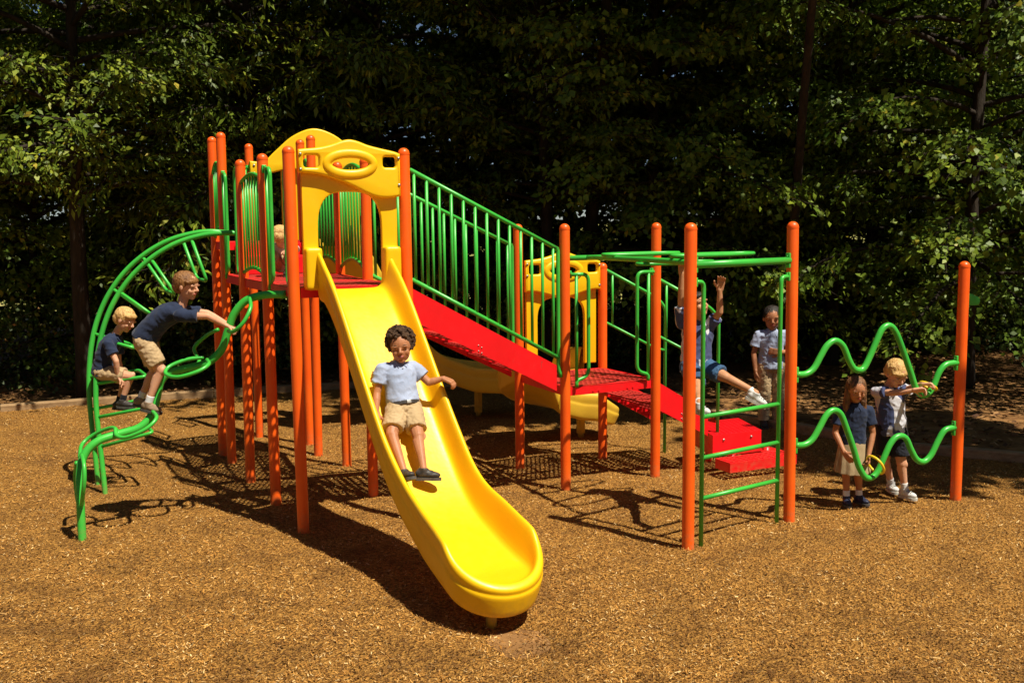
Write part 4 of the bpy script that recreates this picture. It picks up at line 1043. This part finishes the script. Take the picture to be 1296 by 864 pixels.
        me = vox(bm, .0035, 1, .3); folds(me, .003, 120, 5)
    else:
        ellipsoid(bm, hc, hr * .080 * s, hf * .090 * s, hu * .080 * s, 22, 14)
        ellipsoid(bm, hc - hu * .035 * s - hf * .028 * s, hr * .074 * s, hf * .062 * s, hu * .062 * s, 18, 12)
        if hairstyle in ('short', 'fringe'):
            ellipsoid(bm, head + hu * (.054 if hairstyle == 'short' else .040) * s + hf * .038 * s + hr * .008 * s, hr * .066 * s, hf * .040 * s, hu * .028 * s, 16, 10)
        if hairstyle == 'long':
            for q in (-1, 1):
                capsule(bm, head + hr * q * .058 * s - hf * .015 * s, head + hr * q * .074 * s - hu * .17 * s + hf * .015 * s, .030 * s, .026 * s)
                capsule(bm, head + hr * q * .066 * s - hu * .10 * s + hf * .01 * s, head + hr * q * .085 * s - hu * .25 * s + hf * .03 * s, .026 * s, .012 * s)
            capsule(bm, head - hf * .05 * s, head - hf * .07 * s - hu * .17 * s, .065 * s, .05 * s)
        me = vox(bm, .0045, 3, .4); folds(me, .0032 * s, 38, 2, hu); folds(me, .0022 * s, 120, 7, hu)
    link('hair', me, HR[hair], body)
    # shirt
    s = S0
    bm = NB(); R = []
    lo_t = -shirt_len / max((neck - pel).length, .1) 
    for t, wd, dp in ((lo_t, .120, .098), (.12, .121, .096), (.3, .116, .090), (.5, .117, .090), (.72, .124, .090), (.88, .116, .078), (.97, .080, .062), (1.03, .050, .050)):
        x = px.lerp(sx, max(0, min(1, t))).normalized(); c = pel.lerp(neck, t)
        if 'bend' in J: c = c + V(J['bend']) * math.sin(PI * max(0, min(1, t)))
        R.append((c, x * wd * s, fw_(x) * dp * s))
    loft(bm, R, 24)
    capsule(bm, shL.lerp(shR, .06), shR.lerp(shL, .06), .046 * s, .046 * s)
    for a, b in (('shL', 'elL'), ('shR', 'elR')):
        A_, B_ = g(a), g(b); capsule(bm, A_, A_.lerp(B_, .2), .047 * s); cone(bm, A_, A_.lerp(B_, sleeve), .047 * s, .054 * s, .9)
    me = vox(bm, .006, 5, .5); folds(me, .008 * s, 11, len(label), ax.cross(sx)); folds(me, .0015 * s, 40, 3, ax)
    sh_ = link('shirt', me, CL[top], body)
    if collar:
        fwd = fw_(sx); fwd = fwd if fwd.dot(hf) > 0 else -fwd
        cpos = neck + ax * .004 * s
        for q in (-1, 1):
            bm = NB(); bmv = [cpos + ax * .022 * s + sx * q * .040 * s - fwd * .01 * s, cpos + ax * .012 * s + sx * q * .030 * s + fwd * .040 * s, cpos - ax * .020 * s + sx * q * .010 * s + fwd * .066 * s, cpos - ax * .052 * s + sx * q * .030 * s + fwd * .086 * s, cpos - ax * .012 * s + sx * q * .064 * s + fwd * .045 * s, cpos + ax * .0 * s + sx * q * .062 * s - fwd * .01 * s]
            f = [bm.verts.new(p) for p in bmv]; bm.faces.new(f)
            ex = bmesh.ops.extrude_face_region(bm, geom=bm.faces[:]); bmesh.ops.translate(bm, verts=[v for v in ex['geom'] if isinstance(v, bmesh.types.BMVert)], vec=fwd * .005 * s + ax * .002)
            obj('collar', bm, CL[top], sh_, smooth=False)
    if belt:
        bm = NB(); c0 = pel + ax * .020 * s
        cone(bm, c0 - ax * .012 * s, c0 + ax * .012 * s, (.1165 * s), .1165 * s, .86, nrm=px, seg=28); be_ = obj('belt', bm, SM['dark'], body)
        fb = fw_(px); fb = fb if fb.dot(hf) > 0 else -fb
        bm = NB(); obox(bm, c0 + fb * .102 * s, px * .016 * s, fb * .004 * s, ax * .012 * s, .002); obj('buckle', bm, M['bolt'], be_)
        for q in (.72, .84):
            bm = NB(); p_ = pel.lerp(neck, q) + fb * .092 * s; ellipsoid(bm, p_, px * .005 * s, fb * .003 * s, ax * .005 * s, 8, 6); obj('button', bm, M['button'], sh_)
    # lower clothing
    bm = NB(); lohem = .80
    d0 = -fw_(px)
    if btype == 'skirt':
        k = (g('knL') + g('knR')) / 2; c0 = pel + ax * .05 * s; dn_ = (k - pel).normalized()
        seg = 48; rings = []
        for t, wd, dp, pl_ in ((0, .098, .082, 0), (.2, .115, .098, .2), (.5, .132, .116, .6), (.8, .148, .13, 1), (1.0, .158, .138, 1)):
            c = c0.lerp(k + dn_ * .01, t); rings.append([bm.verts.new(c + px * (wd * s) * math.cos(a) * (1 + .045 * pl_ * math.sin(a * 12)) + fw_(px) * (dp * s) * math.sin(a) * (1 + .045 * pl_ * math.sin(a * 12))) for a in [2 * PI * i / seg for i in range(seg)]])
        for A_, B_ in zip(rings, rings[1:]):
            for i in range(seg): bm.faces.new((A_[i], A_[(i + 1) % seg], B_[(i + 1) % seg], B_[i]))
        bm.faces.new(rings[0][::-1]); bm.faces.new(rings[-1])
        me = vox(bm, .005, 2, .4)
    else:
        cone(bm, pel + ax * .055 * s, pel - ax * .035 * s, .100 * s, .108 * s, .84, nrm=px)
        ellipsoid(bm, pel - ax * .02 * s, px * .112 * s, fw_(px) * .094 * s, ax * .06 * s)
        for a, b, c in (('hiL', 'knL', 'anL'), ('hiR', 'knR', 'anR')):
            A_, B_ = g(a), g(b)
            if btype == 'trousers': capsule(bm, A_, B_, .075 * s, .058 * s); cone(bm, B_, g(c), .056 * s, .048 * s)
            else: capsule(bm, A_, A_.lerp(B_, .15), .072 * s); cone(bm, A_, A_.lerp(B_, lohem), .074 * s, .073 * s, .95)
        me = vox(bm, .006, 4, .5); folds(me, .007 * s, 19, 5 + len(label), (g('knL') - g('hiL')).cross(px)); folds(me, .003 * s, 48, 9)
    link({'skirt': 'skirt', 'shorts': 'shorts', 'trousers': 'trousers'}[btype], me, CL[bottom], body)
    # shoes and socks
    for h in 'LR':
        an, kn = g('an' + h), g('kn' + h); f, u, r_ = frame(J['toe' + h], J.get('fup' + h, kn - an))
        if socks:
            bm = NB(); cone(bm, an - u * .015 * s, an + (kn - an).normalized() * .055 * s, .030 * s, .031 * s); me = vox(bm, .005, 2); link('sock', me, CL[socks], body)
        bm = NB(); c = an - u * .032 * s
        ellipsoid(bm, c - f * .012 * s, r_ * .033 * s, f * .045 * s, u * .036 * s, 14, 10); ellipsoid(bm, c + f * .052 * s - u * .008 * s, r_ * .037 * s, f * .065 * s, u * .026 * s, 14, 10)
        capsule(bm, c, c + f * .05 * s - u * .002 * s, .034 * s, .028 * s); cone(bm, an - u * .03 * s, an + u * .006 * s, .034 * s, .034 * s)
        me = vox(bm, .005, 3, .5); so_ = link('shoe', me, SM[shoes], body)
        sc_ = c - u * .034 * s
        ol = [(-.058, 0), (-.05, .024), (-.02, .031), (.03, .036), (.08, .038), (.11, .026), (.122, 0), (.11, -.026), (.08, -.038), (.03, -.036), (-.02, -.031), (-.05, -.024)]
        bm = NB(); ring = [[bm.verts.new(sc_ + f * x * s + r_ * y * s + u * z * s) for x, y in [(v.x, v.y) for v in spline([V((a, b, 0)) for a, b in ol], 3, True)]] for z in (-.010, .010)]
        k = len(ring[0]); bm.faces.new(ring[0]); bm.faces.new(ring[1][::-1])
        for i in range(k): bm.faces.new((ring[0][i], ring[0][(i + 1) % k], ring[1][(i + 1) % k], ring[1][i]))
        obj('sole', bm, SM['lsole' if shoes in ('white',) else 'sole'], so_, angle=40)
        if shoes == 'white':
            bm = NB()
            for q in range(4):
                p = c + f * (.018 + .018 * q) * s + u * (.030 - .004 * q) * s; tube(bm, [p - r_ * .022 * s - u * .006 * s, p + u * .004 * s, p + r_ * .022 * s - u * .006 * s], .0025 * s, 6)
            obj('lace', bm, SM['dark'], so_)
    return body, sh_
def around(P, x, w_, up=V((0, 0, 0))):  # left/right pair
    return P + x * w_ / 2, P - x * w_ / 2

# --- child on the front slide (leans back, feet forward)
def on_slide(t, side, h):
    k = min(range(len(spine)), key=lambda i: abs(ps_[i].x - t)); p = spine[k][0]; q = spine[min(k + 1, len(spine) - 1)][0] - spine[max(k - 1, 0)][0]; q.normalize()
    nn = ss.cross(q).normalized(); nn = nn if nn.z > 0 else -nn
    return p + ss * side + nn * h, q, nn
pel, dq, nq = on_slide(.93, -.03, .085)
lean = (-dq * .55 + GC * .62).normalized()
neck = pel + lean * .325 - ss * .0
head = neck + (GC * .9 + sd * .34).normalized() * .14 + ss * .01
shc = neck - lean * .035
hipc = pel
Jn = dict(pelvis=pel, neck=neck, head=head, look=(.05, -.97, -.05), hup=(-.08, 0, 1), shR=shc - ss * .125, shL=shc + ss * .125, hiR=hipc - ss * .058, hiL=hipc + ss * .058)
for k_, t_, x_, y_, h_ in (('knR', 1.14, 496, 549, 0), ('knL', 1.12, 529, 551, 0), ('anR', 1.42, 511, 595, 0), ('anL', 1.39, 536, 593, 0)): Jn[k_] = at(x_, y_, (s0 + sd * t_).y - (.10 if 'kn' in k_ else .03))
Jn['elR'] = Jn['shR'] + V((-.035, -.05, -.165)); Jn['wrR'] = Jn['elR'] + V((-.0, -.075, -.13)); Jn['handR'] = (V((0.02, -.45, -.85)), V((-.1, .5, -.8)), .12, 1)
Jn['elL'] = Jn['shL'] + V((.115, -.02, -.115)); Jn['wrL'] = Jn['elL'] + V((.112, .0, .03)); Jn['handL'] = (V((.85, -.25, -.35)), V((0, .2, -1)), .5, 1)
Jn['toeR'] = (nq * .9 + dq * .35 + ss * .1); Jn['toeL'] = (nq * .35 + dq * .35 + ss * .9); Jn['fupR'] = -dq; Jn['fupL'] = -dq + nq * .6
person('curly haired child in white polo and khaki shorts riding down the yellow slide', Jn, 'brown', 1.05, 'curly', 'curly', 'white', 'khaki', shoes='dark', mouth_open=True, group='children playing', voxel=.004, hs_=1.12, shirt_len=-.03, belt=True)

# --- child leaning forward on the vine climber
Y0 = 8.62; X1 = V((0, 1, 0))
pel = at(184, 428, Y0); neck = at(229, 389, Y0 - .02); head = at(237, 362, Y0 - .02)
sc_ = at(232, 396, Y0); fx = V((1, 0, 0))
J = dict(pelvis=pel, neck=neck, head=head, look=(.93, -.28, -.12), hup=(-.12, 0, 1), shR=sc_ + V((.01, -.13, -.01)), shL=sc_ + V((0, .13, 0)), hiR=pel + V((0, -.06, -.02)), hiL=pel + V((0, .06, -.02)), bend=V((-.02, 0, .03)),
         knR=at(203, 468, Y0 - .06), anR=at(188, 509, Y0 - .08), knL=at(196, 468, Y0 + .10), anL=at(178, 503, Y0 + .10), toeR=(.93, -.12, -.18), toeL=(.9, .1, -.1), fupR=(0, 0, 1), fupL=(0, 0, 1),
         elR=at(263, 400, Y0 - .12), wrR=at(287, 412, Y0 - .07), elL=at(262, 396, Y0 + .14), wrL=at(286, 409, Y0 + .10), handR=(V((.8, .1, -.35)), V((.3, 0, -1)), .65, -1), handL=(V((.8, -.1, -.35)), V((.3, 0, -1)), .65, 1))
person('brown haired child in navy shirt and khaki shorts leaning forward on the green vine climber', J, 'fair', 1.06, 'brown', 'fringe', 'navy', 'khaki', shoes='brown', socks='sock', group='children playing')
# --- blond child seated inside the arch climber
Y0 = 9.95
pel = at(131, 470, Y0); neck = at(146, 424, Y0); head = at(159, 405, Y0 - .02); sc_ = at(143, 433, Y0)
J = dict(pelvis=pel, neck=neck, head=head, look=(.86, -.25, -.42), hup=(.3, 0, 1), shR=sc_ + V((0, -.125, 0)), shL=sc_ + V((0, .125, 0)), hiR=pel + V((0, -.055, 0)), hiL=pel + V((0, .055, 0)), bend=V((-.03, 0, 0)),
         knR=at(165, 476, Y0 - .08), anR=at(155, 506, Y0 - .08), knL=at(160, 479, Y0 + .08), anL=at(150, 508, Y0 + .08), toeR=(.95, -.1, -.05), toeL=(.95, 0, -.05), fupR=(0, 0, 1), fupL=(0, 0, 1),
         elR=at(147, 457, Y0 - .16), wrR=at(149, 477, Y0 - .12), elL=at(150, 456, Y0 + .15), wrL=at(155, 476, Y0 + .12), handR=(V((.5, .1, -.6)), V((.4, 0, -1)), .7, -1), handL=(V((.5, 0, -.6)), V((.4, 0, -1)), .7, 1))
person('blond child in navy shirt seated on a rung inside the green arch climber', J, 'fair', 1.04, 'blond', 'short', 'navy', 'khaki', shoes='dark', socks='black', group='children playing')
# --- child hanging under the overhead climber
Y0 = 8.85
pel = at(880, 462, Y0 - .05); neck = at(884, 407, Y0); head = at(882, 385, Y0 - .05); sc_ = at(880, 413, Y0)
J = dict(pelvis=pel, neck=neck, head=head, look=(.45, -.72, .25), hup=(-.1, -.1, 1), shR=sc_ + V((-.115, 0, .03)), shL=sc_ + V((.115, 0, 0)), hiR=pel + V((-.055, 0, 0)), hiL=pel + V((.055, 0, 0)),
         knR=at(884, 492, Y0 - .45), anR=at(885, 510, Y0 - .78), knL=at(918, 477, Y0 - .22), anL=at(957, 497, Y0 - .38), toeR=(.5, -.75, -.1), toeL=(.85, -.25, -.45), fupR=(0, .1, 1), fupL=(.3, -.1, 1),
         elR=at(862, 375, Y0 - .05), wrR=at(863, 346, Y0 - .08), elL=at(911, 395, Y0 - .10), wrL=at(911, 367, Y0 - .12), handR=(V((0, -.1, 1)), V((0, -1, 0)), .6, 1), handL=(V((.12, -.1, 1)), V((-.2, -1, 0)), .28, -1))
person('dark haired child in white and navy jersey and denim shorts hanging behind the rung ladder', J, 'tan', 1.08, 'black', 'short', 'jersey', 'denim', shoes='white', socks='sock', group='children playing', collar=False, shirt_len=.06)
# --- child in the shade far behind
c = V((3.13, 12.5, 0)); s = 1.3
J = dict(pelvis=c + V((0, 0, .76)), neck=c + V((0, 0, 1.17)), head=c + V((0, -.02, 1.325)), look=(-.2, -1, -.1), shR=c + V((-.155, 0, 1.12)), shL=c + V((.155, 0, 1.12)), hiR=c + V((-.075, 0, .74)), hiL=c + V((.075, 0, .74)),
         knR=c + V((-.08, -.02, .42)), anR=c + V((-.08, 0, .09)), knL=c + V((.09, -.02, .42)), anL=c + V((.09, 0, .09)), toeR=(-.1, -1, 0), toeL=(.2, -1, 0), fupR=(0, 0, 1), fupL=(0, 0, 1),
         elR=c + V((-.21, .0, .90)), wrR=c + V((-.20, -.06, .70)), elL=c + V((.20, -.05, .92)), wrL=c + V((.08, -.15, .93)), handR=(V((0, 0, -1)), V((1, 0, 0)), .3, 1), handL=(V((-1, 0, .1)), V((0, 1, 0)), .3, 1))
person('person in pale polo and khaki trousers standing in the shade behind the red steps', J, 'brown', s, 'black', 'plain', 'white', 'khaki', 'trousers', shoes='dark', group='children playing', voxel=.006)
# --- long haired child behind the wavy bars
c = V((2.98, 8.98, 0.0)); k1 = V((0, 0, .03))
J = dict(pelvis=c + V((.0, .03, .56)), neck=c + V((.01, 0, .90)), head=c + V((.0, -.05, 1.03)), look=(.02, -.93, -.22), hup=(.02, -.25, 1), shR=c + V((-.125, 0, .835)), shL=c + V((.13, 0, .835)), hiR=c + V((-.055, .03, .54)), hiL=c + V((.055, .03, .54)),
         knR=c + V((-.055, .0, .31)), anR=c + V((-.045, .0, .075)), knL=c + V((.055, .0, .31)), anL=c + V((.075, .03, .075)), toeR=(-.15, -1, 0), toeL=(.45, -.9, 0), fupR=(0, 0, 1), fupL=(0, 0, 1),
         elR=c + V((-.165, -.02, .65)), wrR=c + V((-.12, -.14, .50)), elL=c + V((.165, -.02, .64)), wrL=c + V((.105, -.10, .455)), handR=(V((.4, -.4, -.6)), V((.5, .5, 0)), .3, 1), handL=(V((-.1, -.3, -.8)), V((-.8, .1, 0)), .6, -1))
pg, _ = person('long haired child in navy polo and pleated khaki skirt behind the wavy bars', J, 'brown', .99, 'mixed', 'long', 'navy', 'skirt', 'skirt', shoes='navy', socks='sock', group='children playing', voxel=.004)
# --- blond child in jersey beside her
c = V((3.42, 9.22, 0)); k1 = V((0, 0, .075))
J = dict(pelvis=c + k1 + V((-.02, .0, .60)), neck=c + k1 + V((-.06, -.02, .93)), head=c + k1 + V((-.02, -.09, 1.06)), look=(.25, -.80, -.52), hup=(.1, -.4, .8), shR=c + k1 + V((-.17, -.02, .89)), shL=c + k1 + V((.07, 0, .88)), hiR=c + k1 + V((-.075, 0, .58)), hiL=c + k1 + V((.035, 0, .58)),
         knR=c + V((-.05, .05, .33)), anR=c + V((.06, .18, .085)), knL=c + V((.06, -.06, .32)), anL=c + V((.10, -.05, .085)), toeR=(.1, -1, 0), toeL=(.5, -.85, 0), fupR=(0, 0, 1), fupL=(0, 0, 1),
         elR=at(1131, 497, 9.02), wrR=at(1156, 494, 8.92), elL=at(1154, 490, 9.1), wrL=at(1168, 486, 8.96), handR=(V((.9, -.1, .1)), V((.2, -.6, -.6)), .5, 1), handL=(V((.8, -.5, .1)), V((0, -.3, -1)), .65, 1))
person('blond child in white and navy jersey bent over a ring on the upper bar', J, 'fair', 1.08, 'blond', 'fringe', 'jersey', 'black', shoes='white', socks='sock', group='children playing', collar=False, shirt_len=.10)
# --- child on the tower deck, only a sliver shows
c = V((-2.26, 10.35, UD))
J = dict(pelvis=c + V((0, .1, .12)), neck=c + V((0, -.04, .31)), head=c + V((.02, -.12, .38)), look=(.35, .9, -.3), shR=c + V((-.12, -.02, .28)), shL=c + V((.12, -.04, .28)), hiR=c + V((-.06, .1, .1)), hiL=c + V((.06, .1, .1)),
         knR=c + V((-.09, -.16, .22)), anR=c + V((-.08, -.2, .07)), knL=c + V((.09, -.16, .22)), anL=c + V((.09, -.2, .07)), toeR=(0, -1, 0), toeL=(0, -1, 0), fupR=(0, 0, 1), fupL=(0, 0, 1),
         elR=c + V((-.15, -.1, .24)), wrR=c + V((-.1, -.22, .25)), elL=c + V((.15, -.1, .24)), wrL=c + V((.1, -.22, .25)), handR=(V((0, -1, 0)), V((0, 0, -1)), .5, 1), handL=(V((0, -1, 0)), V((0, 0, -1)), .5, -1))
person('child in cream shirt crouching on the tower deck, seen between two posts', J, 'fair', .98, 'blond', 'short', 'cream', 'khaki', shoes='dark', group='children playing', voxel=.006)
# --- yellow rings threaded on the wavy bars
def ring(c, n, R, label):
    n = V(n).normalized(); a = n.orthogonal().normalized(); b = n.cross(a); bm = NB()
    tube(bm, [V(c) + (a * math.cos(t) + b * math.sin(t)) * R for t in [2 * PI * i / 36 for i in range(36)]], .011, 10, closed=True)
    return tag(obj('ring', bm, M['ring'], origin=c), label, 'ring', 'rings on the wavy bars')
ring(on_plane(1175, 488, pt('R10'), wn), (.55, .25, 1.), .072, 'yellow ring on the upper bar, held by the blond child in the jersey')
ring(on_plane(1108, 588, pt('R10'), wn), (.85, .40, .50), .09, 'yellow ring on the lower bar, held by the long haired child')
